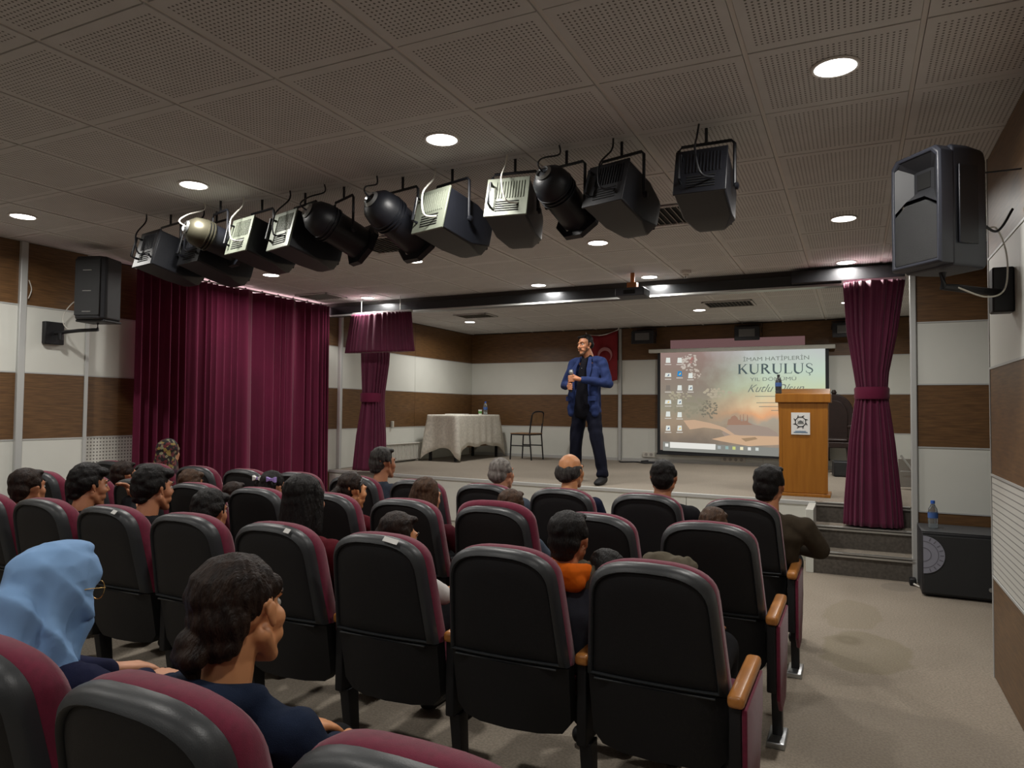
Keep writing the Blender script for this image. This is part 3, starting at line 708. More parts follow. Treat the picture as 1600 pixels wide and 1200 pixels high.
MB().box(-.05, .05, .15, .175, .08, .40).build('amplifier_panel', M['fix_black'], t, bevel=.004)
i2 = Matrix.Rotation(-rz2, 4, 'Z')
def lc2(p):
    q = i2 @ (Vector(p) - c2); return Vector((q.x / .92, q.y / .92, q.z / .96))
MB().tube([lc2((.36, 3.66, 2.05)), lc2((.36, 3.66, 1.985)), lc2((.42, 3.72, 1.985)), lc2((.60, 3.93, 1.985)), lc2((.66, 3.98, 1.985))], .018, 10).build('bracket_arm', M['black_metal'], t)
MB().box(-.05, .045, -.05, .05, -.11, .11, Matrix.Translation(lc2((.63, 3.98, 2.0))) @ i2).build('wall_plate', M['black_metal'], t, bevel=.008)
MB().tube(curve_pts([lc2(p) for p in ((.50, 3.74, 2.22), (.58, 3.8, 2.26), (.63, 3.86, 2.14), (.62, 3.86, 1.99), (.54, 3.8, 1.95), (.42, 3.7, 1.985))]), .004, 6).build('cable', M['cable_w'], t, smooth=True)
MB().tube(curve_pts([lc2(p) for p in ((.50, 3.74, 2.30), (.58, 3.78, 2.24), (.645, 3.80, 2.34))]), .006, 6).build('cable', M['fix_black'], t, smooth=True)
MB().tube([lc2((.50, 3.74, 2.50)), lc2((.67, 3.74, 2.50))], .004, 6).build('safety_wire', M['fix_black'], t)

# subwoofer with a bottle on it
sb = empty('subwoofer', (.80, 6.63, 0), label='black subwoofer box on the carpet at the foot of the end wall', cat='speaker')
MB().box(-.335, .315, -.22, .24, .012, .50).build('cabinet', M['spk'], sb, bevel=.010)
MB().box(-.325, .305, -.235, -.219, .03, .475).build('grille', M['grille'], sb, bevel=.004)
MB().box(-.334, .314, -.22, .235, .5, .504).build('top_plate', mat('dark grey board', (.06, .062, .066), .5), sb)  # top board is a lighter grey than the cabinet
half = [(0, 0)]
half = [(.0 + .145 * math.cos(a), .145 * math.sin(a)) for a in [-PI / 2 + PI * k / 20 for k in range(21)]]
MB().poly([(x - .325 + .0, .325 + z) for x, z in half], 1, -.2385, -.2352).build('round_sticker', mat('pale lilac sticker', (.30, .31, .38), .5), sb, label='pale half round sticker on the grille corner')
ms = MB()
for r in (.105, .055):
    ring = []
    for k in range(21):
        a = -PI / 2 + PI * k / 20; ring.append((-.325 + r * math.cos(a), .325 + r * math.sin(a)))
    inner = [(-.325 + (r - .006) * math.cos(-PI / 2 + PI * k / 20), .325 + (r - .006) * math.sin(-PI / 2 + PI * k / 20)) for k in range(20, -1, -1)]
    ms.poly(ring + inner, 1, -.2395, -.2386)
for k in range(9):
    a = -1.2 + k * .3; ms.box(-.013, .013, -.0005, .0005, -.004, .004, rot(0, -a, 0, (-.325 + .125 * math.cos(a), -.2390, .325 + .125 * math.sin(a))))
ms.build('sticker_print', mat('grey print on sticker', (.16, .16, .20), .6), sb)
MB().lathe([(.016, 0), (.016, .006), (.006, .008)], 16, rot(PI / 2, 0, 0, (.115, -.235, .10))).build('badge', M['chrome'], sb)
for x in (-.29, .27):
    for y in (-.18, .2): MB().lathe([(.02, 0), (.018, .014)], 12, Matrix.Translation((x, y, 0))).build('rubber_foot', M['black_metal'], sb)
def bottle(x, y, z, s, label, dark=False):
    t = empty('water_bottle', (x, y, z), label=label, cat='bottle'); t.scale = (s, s, s)
    MB().lathe([(.028, 0), (.032, .004), (.032, .03), (.030, .036), (.032, .042), (.032, .12), (.029, .14), (.016, .165), (.012, .175), (.012, .185)], 24).build('bottle_body', M['glassy'], t, smooth=True)
    MB().lathe([(.029, .003), (.030, .03), (.030, .10)], 24).build('water', M['water'], t, smooth=True)
    MB().lathe([(.0335, .075), (.0335, .115)], 24, cap0=False, cap1=False).build('bottle_label', M['blue_label'], t, smooth=True)
    MB().lathe([(.0145, .178), (.0145, .198), (.012, .200)], 18).build('cap', M['blue_cap' if not dark else 'ink'], t, smooth=True)
    return t
bottle(.56, 6.60, .504, 1.1, 'clear plastic water bottle with blue cap standing on the subwoofer')
# small gear at the foot of the post
t = empty('cable_box', (.43, 6.78, 0), label='small black cable coupling on the carpet beside the aluminium post', cat='connector')
MB().box(-.03, .02, -.05, .04, 0, .06).build('coupling_body', M['black_metal'], t, bevel=.01)
MB().tube(curve_pts([(0, -.05, .02), (.04, -.09, .01), (.08, -.06, .008)]), .008, 6).build('cable_end', M['socket'], t)

# ================================================================== PROJECTION SCREEN
YS = 11.66
sc = empty('projection_screen', (0, YS, 0), label='white projection screen showing a computer desktop with festive wallpaper', cat='screen')
X0, X1, Z0, Z1 = -2.90, -.39, .775, 2.40
MB().box(X0 - .05, X1 + .05, .004, .012, Z0 - .05, Z1).build('black_border', M['ink'], sc)
MB().box(-3.09, -.25, -.05, .06, 2.385, 2.445).build('screen_case', M['white'], sc, bevel=.008)
MB().box(X0 - .06, X1 + .06, -.012, .022, Z0 - .075, Z0 - .05).build('weight_bar', M['ink'], sc, bevel=.004)
def wallpaper():
    m = D.materials.new('projected wallpaper'); m.use_nodes = True; nt = m.node_tree; nt.nodes.remove(nt.nodes['Principled BSDF'])
    tc = nt.nodes.new('ShaderNodeTexCoord'); sp = nt.nodes.new('ShaderNodeSeparateXYZ'); nt.links.new(tc.outputs['Generated'], sp.inputs[0])
    nz = nt.nodes.new('ShaderNodeTexNoise'); nz.inputs['Scale'].default_value = 3.2; nz.inputs['Detail'].default_value = 5
    nt.links.new(tc.outputs['Object'], nz.inputs['Vector'])
    ad = nt.nodes.new('ShaderNodeMath'); ad.operation = 'MULTIPLY_ADD'; nt.links.new(nz.outputs['Fac'], ad.inputs[0]); ad.inputs[1].default_value = .22; nt.links.new(sp.outputs['Z'], ad.inputs[2])
    sb_ = nt.nodes.new('ShaderNodeMath'); sb_.operation = 'SUBTRACT'; nt.links.new(ad.outputs[0], sb_.inputs[0]); sb_.inputs[1].default_value = .11
    def ramp(stops):
        r = nt.nodes.new('ShaderNodeValToRGB'); e = r.color_ramp.elements
        e[0].position, e[0].color = stops[0][0], lin(stops[0][1]); e[1].position, e[1].color = stops[-1][0], lin(stops[-1][1])
        for p, c_ in stops[1:-1]: k = e.new(p); k.color = lin(c_)
        nt.links.new(sb_.outputs[0], r.inputs[0]); return r.outputs[0]
    L = ramp([(0, (112, 100, 92)), (.12, (120, 108, 96)), (.28, (150, 132, 112)), (.42, (142, 136, 118)), (.60, (134, 124, 112)), (.8, (134, 118, 108)), (1, (142, 120, 114))])
    R_ = ramp([(0, (120, 118, 112)), (.10, (148, 132, 116)), (.30, (160, 150, 134)), (.38, (214, 158, 116)), (.48, (214, 186, 148)), (.62, (186, 196, 164)), (.8, (180, 196, 180)), (1, (178, 182, 180))])
    rx = nt.nodes.new('ShaderNodeMath'); rx.operation = 'MULTIPLY_ADD'; nt.links.new(nz.outputs['Fac'], rx.inputs[0]); rx.inputs[1].default_value = .35; nt.links.new(sp.outputs['X'], rx.inputs[2])
    r3 = nt.nodes.new('ShaderNodeValToRGB'); r3.color_ramp.elements[0].position = .45; r3.color_ramp.elements[1].position = .82
    nt.links.new(rx.outputs[0], r3.inputs[0])
    mx = nt.nodes.new('ShaderNodeMixRGB'); nt.links.new(r3.outputs[0], mx.inputs[0]); nt.links.new(L, mx.inputs[1]); nt.links.new(R_, mx.inputs[2])
    e = nt.nodes.new('ShaderNodeEmission'); nt.links.new(mx.outputs[0], e.inputs[0]); e.inputs[1].default_value = .92
    nt.links.new(e.outputs[0], nt.nodes['Material Output'].inputs[0]); return m
MB().box(X0, X1, -.002, .003, Z0, Z1 - .015).build('projected_picture', wallpaper(), sc)
def E_(rgb, k=.92):
    key = ('E', rgb)
    if key not in mesh_cache: mesh_cache[key] = emis('projected colour', lin(rgb), k)
    return mesh_cache[key]
def SP(px, py):      # photograph pixel on the screen -> local x, z
    p = at(px, py, 1, YS); return (p.x, p.z)
def flat(name, pts, rgb, d=.004, px=True):
    q = [SP(*p) for p in pts] if px else pts
    return MB().poly([(x, z) for x, z in q], 1, -d - .001, -d).build(name, E_(rgb), sc)
# landscape shapes of the wallpaper
flat('picture_hill', [(1128, 676), (1143, 660), (1160, 655), (1180, 664), (1200, 668), (1214, 676), (1217, 684), (1150, 690), (1135, 686)], (150, 134, 122), .003)
flat('picture_road', [(1068, 657), (1085, 656), (1110, 661), (1132, 668), (1148, 679), (1165, 682), (1217, 684), (1217, 688), (1150, 684), (1125, 671), (1100, 668), (1078, 671)], (186, 156, 130), .0045)
flat('picture_open_book', [(1112, 686), (1140, 680), (1217, 682), (1217, 695), (1170, 697), (1125, 689)], (192, 160, 130), .006)
flat('picture_book_mark', [(1158, 685), (1180, 683), (1184, 686), (1165, 690)], (150, 126, 100), .007)
mo = []
base = 664
prof = [(1136, 664), (1138, 655), (1141, 655), (1143, 651), (1148, 649), (1152, 652), (1154, 656), (1156, 656), (1156.4, 648), (1157.2, 648), (1157.6, 658), (1161, 658), (1161.4, 647), (1162.2, 647), (1162.6, 658), (1167, 657), (1167.6, 648), (1168.4, 648), (1169, 660), (1176, 664)]
flat('picture_mosque', prof, (150, 118, 100), .0052)
rt = random.Random(2)
def cloud(cx, cy, rx, ry, n, rgb, d, name):
    m_ = MB()
    for k in range(n):
        a = rt.uniform(0, 6.28); q = rt.random() ** .5; px, py = cx + rx * q * math.cos(a), cy + ry * q * math.sin(a); r = rt.uniform(1.0, 2.6) * (rx / 14) ** .5
        m_.poly([SP(px + r * math.cos(t_) * rt.uniform(.6, 1.2), py + r * math.sin(t_) * .7) for t_ in [2 * PI * j / 7 for j in range(7)]], 1, -d - .001 - k * 2e-6, -d)
    m_.build(name, E_(rgb), sc)['kind'] = 'stuff'
cloud(1108, 640, 14, 14, 60, (118, 112, 98), .0048, 'picture_foliage')
cloud(1075, 634, 32, 18, 60, (136, 130, 112), .0046, 'picture_foliage')
cloud(1120, 614, 24, 7, 36, (168, 158, 138), .0050, 'picture_foliage')
cloud(1062, 618, 20, 8, 30, (158, 150, 130), .0050, 'picture_foliage')
cloud(1077, 566, 13, 14, 60, (184, 174, 164), .0050, 'picture_foliage')
cloud(1086, 584, 9, 8, 30, (182, 170, 158), .0051, 'picture_foliage')
cloud(1080, 562, 5, 5, 16, (160, 104, 98), .0065, 'picture_foliage')
# desktop icons
k_ = 0
for cx, ys_ in ((1044, (563, 586, 606, 628, 647, 669)), (1062, (563, 584, 606, 628, 648, 669)), (1079, (587, 606))):
    for y in ys_:
        col = (208, 212, 206) if (cx, y) != (1062, 584) else (40, 130, 190)
        if (cx, y) == (1044, 606): col = (120, 112, 104)
        w_ = 3.6 if cx != 1044 or y not in (586, 628) else 5
        h_ = 4 if w_ < 4 else 3
        ic = flat('desktop_icon', [(cx - w_, y + h_), (cx + w_, y + h_), (cx + w_ * .9, y - h_), (cx - w_ * .8, y - h_)], col, .0080)
        flat('icon_caption', [(cx - 5, y + 7.2), (cx + 5, y + 7.2), (cx + 5, y + 6.0), (cx - 5, y + 6.0)], (196, 190, 182), .0078)
        if k_ % 2: flat('icon_detail', [(cx - 1.5, y + 2), (cx + 2, y + 1), (cx + 1.5, y - 2)], (70, 90, 120) if k_ % 4 == 1 else (220, 180, 80), .0090)
        k_ += 1
flat('task_bar', [(1036, 704), (1217, 713.5), (1217, 700), (1036, 690)], (128, 128, 122), .0070)
flat('search_box', [(1047, 699.5), (1118, 702.8), (1118.3, 694), (1047, 690.5)], (216, 214, 208), .0085)
for px, c_ in ((1042, (220, 220, 216)), (1124, (160, 165, 165)), (1136, (140, 165, 160)), (1147, (190, 195, 120)), (1159, (225, 215, 180)), (1171, (215, 215, 210)), (1183, (195, 200, 195))):
    y = 695 + (px - 1042) * .046
    flat('task_icon', [(px - 2.4, y + 2.6), (px + 2.4, y + 2.8), (px + 2.4, y - 2), (px - 2.4, y - 2.2)], c_, .0088)
inkm = E_((72, 84, 86)); inkl = E_((112, 118, 110))
def tm_(px, py, d=-.0095):
    x, z = SP(px, py); return Matrix.Translation((x, d, z)) @ Euler((PI / 2, -.012, 0)).to_matrix().to_4x4()
pxm = (SP(1200, 600)[0] - SP(1100, 600)[0]) / 100
text('İMAM HATİPLERİN', .088, tm_(1212, 560.5), inkl, sc, 'screen_lettering', sx=1.28)
text('YIL DÖNÜMÜ', .078, tm_(1208, 592.5), inkl, sc, 'screen_lettering', sx=1.42)
text('Kutlu Olsun', .17, tm_(1210, 607), inkl, sc, 'screen_lettering', shear=.55, sx=.98)
for y, a, b in ((619, 1180, 1262), (629, 1182, 1240), (635, 1186, 1236), (641, 1205, 1225)):
    flat('small_print', [(a, y + .8), (b, y + .6), (b, y - .4), (a, y - .2)], (122, 124, 112), .0095)
# the large serif word
def ribbon(mb, pts, ws, mtx):
    L_, R2 = [], []
    for i, p in enumerate(pts):
        a, b = pts[max(0, i - 1)], pts[min(len(pts) - 1, i + 1)]
        dx, dy = b[0] - a[0], b[1] - a[1]; l = math.hypot(dx, dy) or 1; nx, ny = -dy / l, dx / l
        L_.append((p[0] + nx * ws[i] / 2, p[1] + ny * ws[i] / 2)); R2.append((p[0] - nx * ws[i] / 2, p[1] - ny * ws[i] / 2))
    for i in range(len(pts) - 1):
        q = [L_[i], L_[i + 1], R2[i + 1], R2[i]]
        mb.add([(x, y, 0) for x, y in q], [(0, 1, 2, 3)], mtx)
def serif(mb, x, y, w_, mtx): mb.add([(x - w_ / 2, y - .018, 0), (x + w_ / 2, y - .018, 0), (x + w_ / 2, y + .018, 0), (x - w_ / 2, y + .018, 0)], [(0, 1, 2, 3)], mtx)
def glyph(mb, ch, mtx):
    S, T = .155, .065
    if ch in 'KR':
        ribbon(mb, [(.14, 0), (.14, 1)], [S, S], mtx); serif(mb, .14, .018, .28, mtx)
        serif(mb, .14, .982, .28, mtx)
    if ch == 'K':
        ribbon(mb, [(.2, .42), (.66, .98)], [T, T], mtx); serif(mb, .66, .982, .24, mtx)
        ribbon(mb, [(.32, .58), (.72, .02)], [S, S], mtx); serif(mb, .74, .018, .28, mtx); return .92
    if ch == 'R':
        pts = [(.14 + .40 * math.sin(t) * (1.0), .75 + .235 * math.cos(t)) for t in [PI * k / 12 for k in range(13)]]
        ribbon(mb, [(.14, .985)] + pts + [(.14, .515)], [T] + [T + (S - T) * math.sin(PI * k / 12) for k in range(13)] + [T], mtx)
        ribbon(mb, [(.34, .51), (.70, .02)], [S, S], mtx); serif(mb, .72, .018, .26, mtx); return .90
    if ch == 'U':
        pts = [(.14, .98), (.14, .35)] + [(.14 + .29 * (1 - math.cos(t)), .35 - .33 * math.sin(t)) for t in [PI * k / 12 for k in range(1, 12)]] + [(.72, .35), (.72, .98)]
        n = len(pts); ribbon(mb, pts, [S if i < n * .5 else T for i in range(n)], mtx); serif(mb, .14, .982, .28, mtx); serif(mb, .72, .982, .24, mtx); return .94
    if ch == 'L':
        ribbon(mb, [(.14, 0), (.14, 1)], [S, S], mtx); serif(mb, .14, .982, .28, mtx)
        ribbon(mb, [(.02, .025), (.60, .025)], [.05, .05], mtx); ribbon(mb, [(.595, 0), (.63, .24)], [.05, .03], mtx); return .72
    if ch == 'Ş':
        pts = [(.52, .76), (.50, .88), (.38, .965), (.24, .96), (.12, .88), (.10, .75), (.18, .62), (.34, .52), (.50, .41), (.56, .27), (.50, .11), (.36, .03), (.20, .04), (.09, .12), (.07, .25)]
        ribbon(mb, pts, [.05, .05, .05, .06, .08, .10, .12, .13, .12, .10, .08, .06, .05, .05, .05], mtx)
        ribbon(mb, [(.32, .02), (.31, -.08), (.38, -.12), (.37, -.19), (.27, -.21)], [.05, .05, .06, .06, .03], mtx); return .68
wx0, wz0 = SP(1153, 584.5); wx1, wz1 = SP(1271, 584); hgt = SP(1210, 569)[1] - SP(1210, 584.5)[1]
adv = {'K': .92, 'U': .94, 'R': .90, 'L': .72, 'Ş': .62}; tot = sum(adv[c_] for c_ in 'KURULUŞ')
sxk = (wx1 - wx0) / (tot * hgt); cur = 0
for ch in 'KURULUŞ':
    g = MB(); mt_ = Matrix.Translation((wx0 + cur * hgt * sxk, -.0098, wz0)) @ Euler((PI / 2, 0, 0)).to_matrix().to_4x4() @ Matrix.Diagonal((hgt * sxk, hgt, 1, 1))
    glyph(g, ch, mt_); g.build('screen_lettering', inkm, sc); cur += adv[ch]
# projector spill on the wall above the case, painted as a dim glowing slab
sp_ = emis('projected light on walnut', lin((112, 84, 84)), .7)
MB().box(-2.76, -.68, .112, .118, 2.455, 2.60).build('painted_spill', sp_, sc, label='top edge of the projected picture spilling onto the wall above the screen')
# wall flood boxes
for x, lb in ((-3.16, 'small black floodlight box on the back wall left of the screen'), (-1.50, 'small black floodlight box above the middle of the screen'), (-.10, 'small black floodlight box behind the right drape top')):
    t = empty('wall_floodlight', (x, YB - .03, 2.66), label=lb, cat='light', group='black floodlight boxes on the back wall')
    MB().loft([[(-.19, -.30, -.13), (.19, -.30, -.13), (.19, -.30, .09), (-.19, -.30, .09)], [(-.16, 0, -.10), (.16, 0, -.10), (.16, 0, .10), (-.16, 0, .10)]]).build('housing', M['fix_black'], t, bevel=.012)
    MB().box(-.12, .12, -.308, -.298, -.07, .05).build('front_glass', mat('dull grey glass', (.12, .12, .12), .3), t, bevel=.004)
    MB().tube([(-.2, -.15, 0), (-.2, -.15, .12), (.2, -.15, .12), (.2, -.15, 0)], .010, 6).build('bracket', M['fix_black'], t)

# ================================================================== FLAG
t = empty('wall_flag', (-3.92, 11.70, 2.76), label='red flag with white crescent hanging behind the standing speaker', cat='flag')
def flagf(u, v):
    x = -.29 + .56 * u; sag = -.05 * (1 - (2 * u - 1) ** 2) + .06 * u
    return (x, .02 * math.sin(u * 11 + v * 2), sag - .02 - (1 - v) * (.86 + .02 * math.sin(u * 6)))
sheet('flag_cloth', 14, 30, flagf, M['flag'], t, .004)
MB().tube([(-.31, .0, .02)] + [(-.29 + .56 * k / 10, 0, -.05 * (1 - (2 * k / 10 - 1) ** 2) + .06 * k / 10 - .015) for k in range(11)] + [(.29, 0, .08)], .008, 6).build('flag_cord', M['paper'], t)
cr = []
for k in range(25): a = math.radians(-50 + 280 * k / 24); cr.append((.13 * math.cos(a), .13 * math.sin(a)))
for k in range(25): a = math.radians(225 - 270 * k / 24); cr.append((.105 * math.cos(a), -.032 + .105 * math.sin(a)))
MB().poly([(x + .05, z - .38) for x, z in cr], 1, -.034, -.024).build('crescent', mat('faded white print', (.45, .20, .22), .8), t)
star = []
for k in range(10): a = PI / 2 + PI * k / 5; r = .06 if k % 2 == 0 else .024; star.append((r * math.cos(a) + .05, r * math.sin(a) - .56))
MB().poly(star, 1, -.034, -.024).build('star', M['paper'], t)

# ================================================================== LECTERN
LY = 7.96
t = empty('lectern', (-.475, LY, SZ), 0.0, 'tall orange wood lectern with a square white emblem plaque on its front', 'lectern')
def trap(z, k=0): return [(-.225 - k, -.16 - k * .4, z), (.225 + k, -.16 - k * .4, z), (.225 + k, .17 + k * .4, z), (-.225 - k, .17 + k * .4, z)]
MB().loft([[(x * .93 + .01, y, z) for x, y, z in trap(.035)], trap(.955, .012)]).build('body', M['lectern'], t, bevel=.004)
MB().loft([trap(0, .03), trap(.032, .03)]).build('plinth', M['lectern'], t, bevel=.004)
MB().box(-.262, .262, -.19, .25, .955, 1.045).build('top_box', M['lectern'], t, bevel=.005)
MB().box(-.25, .25, -.16, .26, -.012, .012, rot(.18, 0, 0, (0, 0, 1.05))).build('reading_board', M['lectern'], t, bevel=.003)
MB().box(.20, .232, -.166, -.158, .04, .955).box(-.228, -.20, -.166, -.158, .04, .955).build('corner_strip', M['lectern'], t)
pl = MB().box(-.089, .089, -.008, .0, -.112, .112).build('plaque', M['paper'], t, loc=(-.02, -.166, .74))
em = MB()
for k in range(8):
    a = 2 * PI * k / 8
    R8 = Matrix.Translation((0, -.0095, .018)) @ Matrix.Rotation(a, 4, 'Y')
    em.poly([(-.030, .044), (.018, .044), (.036, .064), (.026, .064), (.013, .052), (-.030, .052)], 1, -.001, .001, R8)
em.build('emblem', M['ink'], pl)
e2 = MB()
e2.poly([(-.026, .008), (.026, .008), (.026, .018), (.018, .022), (.010, .030), (0, .034), (-.010, .030), (-.018, .022), (-.026, .018)], 1, -.0105, -.0085)
e2.box(-.026, -.023, -.0105, -.0085, .018, .036).box(.023, .026, -.0105, -.0085, .018, .036).box(-.032, .032, -.0105, -.0085, -.002, .004)
e2.build('emblem_building', mat('grey print', (.12, .13, .13), .6), pl)
MB().box(-.052, .052, -.0105, -.0085, -.080, -.075).box(-.066, .066, -.0105, -.0085, -.093, -.086).build('printed_lines', M['bluetext'], pl)
bottle(-.715, 7.90, SZ + 1.048, 1.0, 'water bottle standing on the left edge of the lectern top', True)
for o in D.objects:  # clear bottle painted dark, as it looks against the bright screen
    if o.name.startswith('bottle_body') and o.parent and 'lectern' in o.parent['label']: o.data.materials[0] = mat('clear plastic painted backlit', (.10, .11, .11), .12, trans=.5)
    if o.name.startswith('water') and o.type == 'MESH' and o.parent and 'lectern' in o.parent.get('label', ''): o.data.materials[0] = mat('dark drink', (.06, .06, .06), .1, trans=.3)

# carved chair behind the lectern
t = empty('carved_armchair', (-.30, 11.2, SZ), -.1, 'dark carved high-backed wooden armchair behind the lectern', 'chair')
arch = [(-.26, .35)] + [(-.26, .85)] + [(-.26 * math.cos(a), .85 + .28 * math.sin(a)) for a in [PI * k / 14 for k in range(1, 14)]] + [(.26, .85), (.26, .35)]
MB().poly(arch, 1, .26, .32).build('backrest', M['darkwood'], t, bevel=.012)
arch2 = [(x * .72, .42 + (z - .35) * .80) for x, z in arch]
MB().poly(arch2, 1, .235, .262).build('back_cushion', M['darkwood'], t, bevel=.01)
MB().box(-.27, .27, -.26, .28, .36, .44).build('seat', M['darkwood'], t, bevel=.01)
MB().box(-.24, .24, -.25, .24, .44, .49).build('seat_cushion', M['darkwood'], t, bevel=.02)
for sx in (-1, 1):
    MB().box(sx * .27 - .03, sx * .27 + .03, -.26, .30, .64, .68).build('armrest', M['darkwood'], t, bevel=.01)
    MB().tube([(sx * .27, -.22, .40), (sx * .27, -.22, .64)], .022, 8).build('arm_post', M['darkwood'], t)
    for y in (-.22, .27): MB().tube([(sx * .24, y, .36), (sx * .25, y, .18), (sx * .24, y, 0)], [.03, .022, .03], 8).build('leg', M['darkwood'], t)
MB().lathe([(.02, 0), (.04, .03), (.02, .07)], 10, Matrix.Translation((0, .29, 1.12))).build('finial', M['darkwood'], t)
# low dark box under it
t = empty('stage_monitor', (-.02, 10.6, SZ), .1, 'low black box on the stage floor right of the lectern', 'speaker')
MB().box(-.25, .25, -.16, .16, 0, .20).build('cabinet', M['spk'], t, bevel=.012)
MB().box(-.23, .23, -.168, -.158, .02, .18).build('grille', M['grille'], t)
# white folding easel at the right
t = empty('folded_stand', (.60, 9.2, SZ), .2, 'pale folding stand leaning behind the right drape on stage', 'stand')
MB().box(-.16, .16, 0, .02, .02, .34).build('board', M['plaster'], t, bevel=.004)
for a, b in ((-.14, .10), (.14, -.04)): MB().tube([(a, -.03, .38), (b, -.12, .01)], .012, 8).build('leg', M['alu_pale'], t)
MB().tube([(-.15, -.05, .2), (.12, -.05, .2)], .008, 6).build('crossbar', M['alu_pale'], t)

# ================================================================== TABLE, CHAIR, RADIATOR
t = empty('side_table', (-6.06, 10.68, SZ), label='narrow table under a white lace cloth on the left of the stage', cat='table')
TW, TL, TH = .27, .76, .755
MB().box(-TW, TW, -TL, TL, TH - .03, TH - .006).build('tabletop', M['chairwood'], t)
MB().box(TW - .05, TW - .03, -TL + .06, TL - .06, .22, TH - .03).box(-TW + .05, TW - .05, -TL + .06, -TL + .08, .22, TH - .03).build('modesty_panel', M['chairwood'], t)
for sx in (-1, 1):
    for sy in (-1, 1): MB().box(sx * (TW - .03) - .02, sx * (TW - .03) + .02, sy * (TL - .04) - .02, sy * (TL - .04) + .02, 0, TH - .03).build('leg', M['black_metal'], t)
def clothring(k, drop):
    pts = []
    per = [(-TW, -TL), (TW, -TL), (TW, TL), (-TW, TL)]
    n = 30
    for s in range(4):
        a, b = per[s], per[(s + 1) % 4]; L_ = math.hypot(b[0] - a[0], b[1] - a[1])
        nx, ny = (b[1] - a[1]) / L_, -(b[0] - a[0]) / L_
        for i in range(n):
            u = i / n; x, y = a[0] + (b[0] - a[0]) * u, a[1] + (b[1] - a[1]) * u
            cor = math.exp(-min(u, 1 - u) * L_ / .10); corn = cor
            w_ = .010 + k * (.018 * math.sin(u * L_ * 28 + s) * .7 + .02)
            cx, cy = (1 if x > 0 else -1), (1 if y > 0 else -1)
            ex = k * .075 * corn
            z = TH - drop - k * corn * .20 * (drop / .52) - .02 * k * math.sin(u * L_ * 11 + s)
            pts.append((x + nx * w_ + cx * ex, y + ny * w_ + cy * ex, max(z, .02)))
    return pts
rs = [[(x * .98, y * .99, TH + .001) for x, y, z in clothring(0, 0)], clothring(0, -.001), clothring(.08, .02)] + [clothring(k / 8, .52 * k / 8) for k in range(1, 9)]
co = MB().loft(rs, True, False).build('lace_tablecloth', M['lace'], None)
for p in co.data.polygons:
    if len(p.vertices) == 4: p.use_smooth = True
co.location = (-6.06, 10.68, SZ); tag(co, 'white lace cloth draped over the narrow stage table', 'tablecloth')
md = co.modifiers.new('thick', 'SOLIDIFY'); md.thickness = .004; md.offset = 1
TZ = SZ + TH + .006
o = MB().box(-.17, .17, -.13, .13, 0, .012).build('paper_stack', M['paper'], None, bevel=.002); o.location = (-6.03, 10.35, TZ); o.rotation_euler = (0, 0, .2); tag(o, 'small stack of white papers lying on the lace tablecloth', 'papers')
t = empty('drinking_cup', (-5.94, 11.0, TZ), label='white and green cup on the lace tablecloth', cat='cup')
MB().lathe([(.028, 0), (.034, .085), (.032, .085), (.027, .004)], 20, cap1=False).build('cup_body', M['paper'], t, smooth=True)
MB().lathe([(.0315, .02), (.034, .06)], 20, cap0=False, cap1=False).build('cup_band', M['green'], t, smooth=True)
bottle(-5.90, 11.12, TZ, 1.15, 'clear water bottle beside the green cup on the lace table', False)
# metal chair
t = empty('school_chair', (-5.08, 11.12, SZ), math.radians(82), 'black tube framed chair with plywood seat beside the lace table', 'chair')
tr = .0125
for sx in (-1, 1):
    x = sx * .19
    MB().tube([(x, .20, .44), (x, .22, .0)], tr, 8).build('leg', M['black_metal'], t)
    MB().tube([(x, -.17, .44), (x, -.21, .0)], tr, 8).build('leg', M['black_metal'], t)
    MB().tube([(x, .19, .24), (x, -.19, .24)], tr * .8, 8).build('stretcher', M['black_metal'], t)
MB().tube(curve_pts([(-.19, -.17, .44), (-.185, -.20, .70), (-.16, -.225, .80), (0, -.235, .825), (.16, -.225, .80), (.185, -.20, .70), (.19, -.17, .44)], 6), tr, 8).build('back_frame', M['black_metal'], t, smooth=True)
MB().box(-.165, .165, -.008, .008, -.085, .085, rot(.12, 0, 0, (0, -.205, .70))).build('backrest', M['chairwood'], t, bevel=.004)
MB().box(-.20, .20, -.19, .22, .44, .455).build('seat', M['chairwood'], t, bevel=.005)
MB().tube([(-.19, .2, .43), (.19, .2, .43), (.19, -.17, .43), (-.19, -.17, .43), (-.19, .2, .43)], tr, 8).build('seat_frame', M['black_metal'], t)
# radiator
t = empty('radiator', (XL2 + .075, 9.45, SZ + .03), label='low white ribbed radiator at the stage left wall by the table', cat='radiator')
MB().box(-.03, .0, -.48, .48, 0, .26).build('panel', M['rad'], t, bevel=.004)
for k in range(22): MB().box(.0, .014, -.46 + k * .0425, -.435 + k * .0425, .01, .25).build('rib', M['rad'], t)
MB().box(-.04, .03, -.49, .49, .26, .275).build('top_grille', M['rad'], t, bevel=.003)
for y in (-.4, .4): MB().box(-.03, .0, y - .02, y + .02, -.03, 0).build('bracket', M['rad'], t)
t = empty('wall_hook', (XL2 + .01, 9.62, 2.62), label='small white detector high on the stage left wall', cat='sensor')
MB().box(-.01, .03, -.03, .03, -.05, .05).build('sensor_body', M['rad'], t, bevel=.008)
MB().box(.03, .034, -.015, .015, -.02, .01).build('sensor_window', M['ink'], t)
o = MB().box(-.02, .02, -.02, .02, -.05, .05).build('wall_switch', M['socket'], None, bevel=.006); o.location = (XL2 + .02, 9.2, 1.17); tag(o, 'small white thermostat on the stage left wall above the radiator', 'switch')
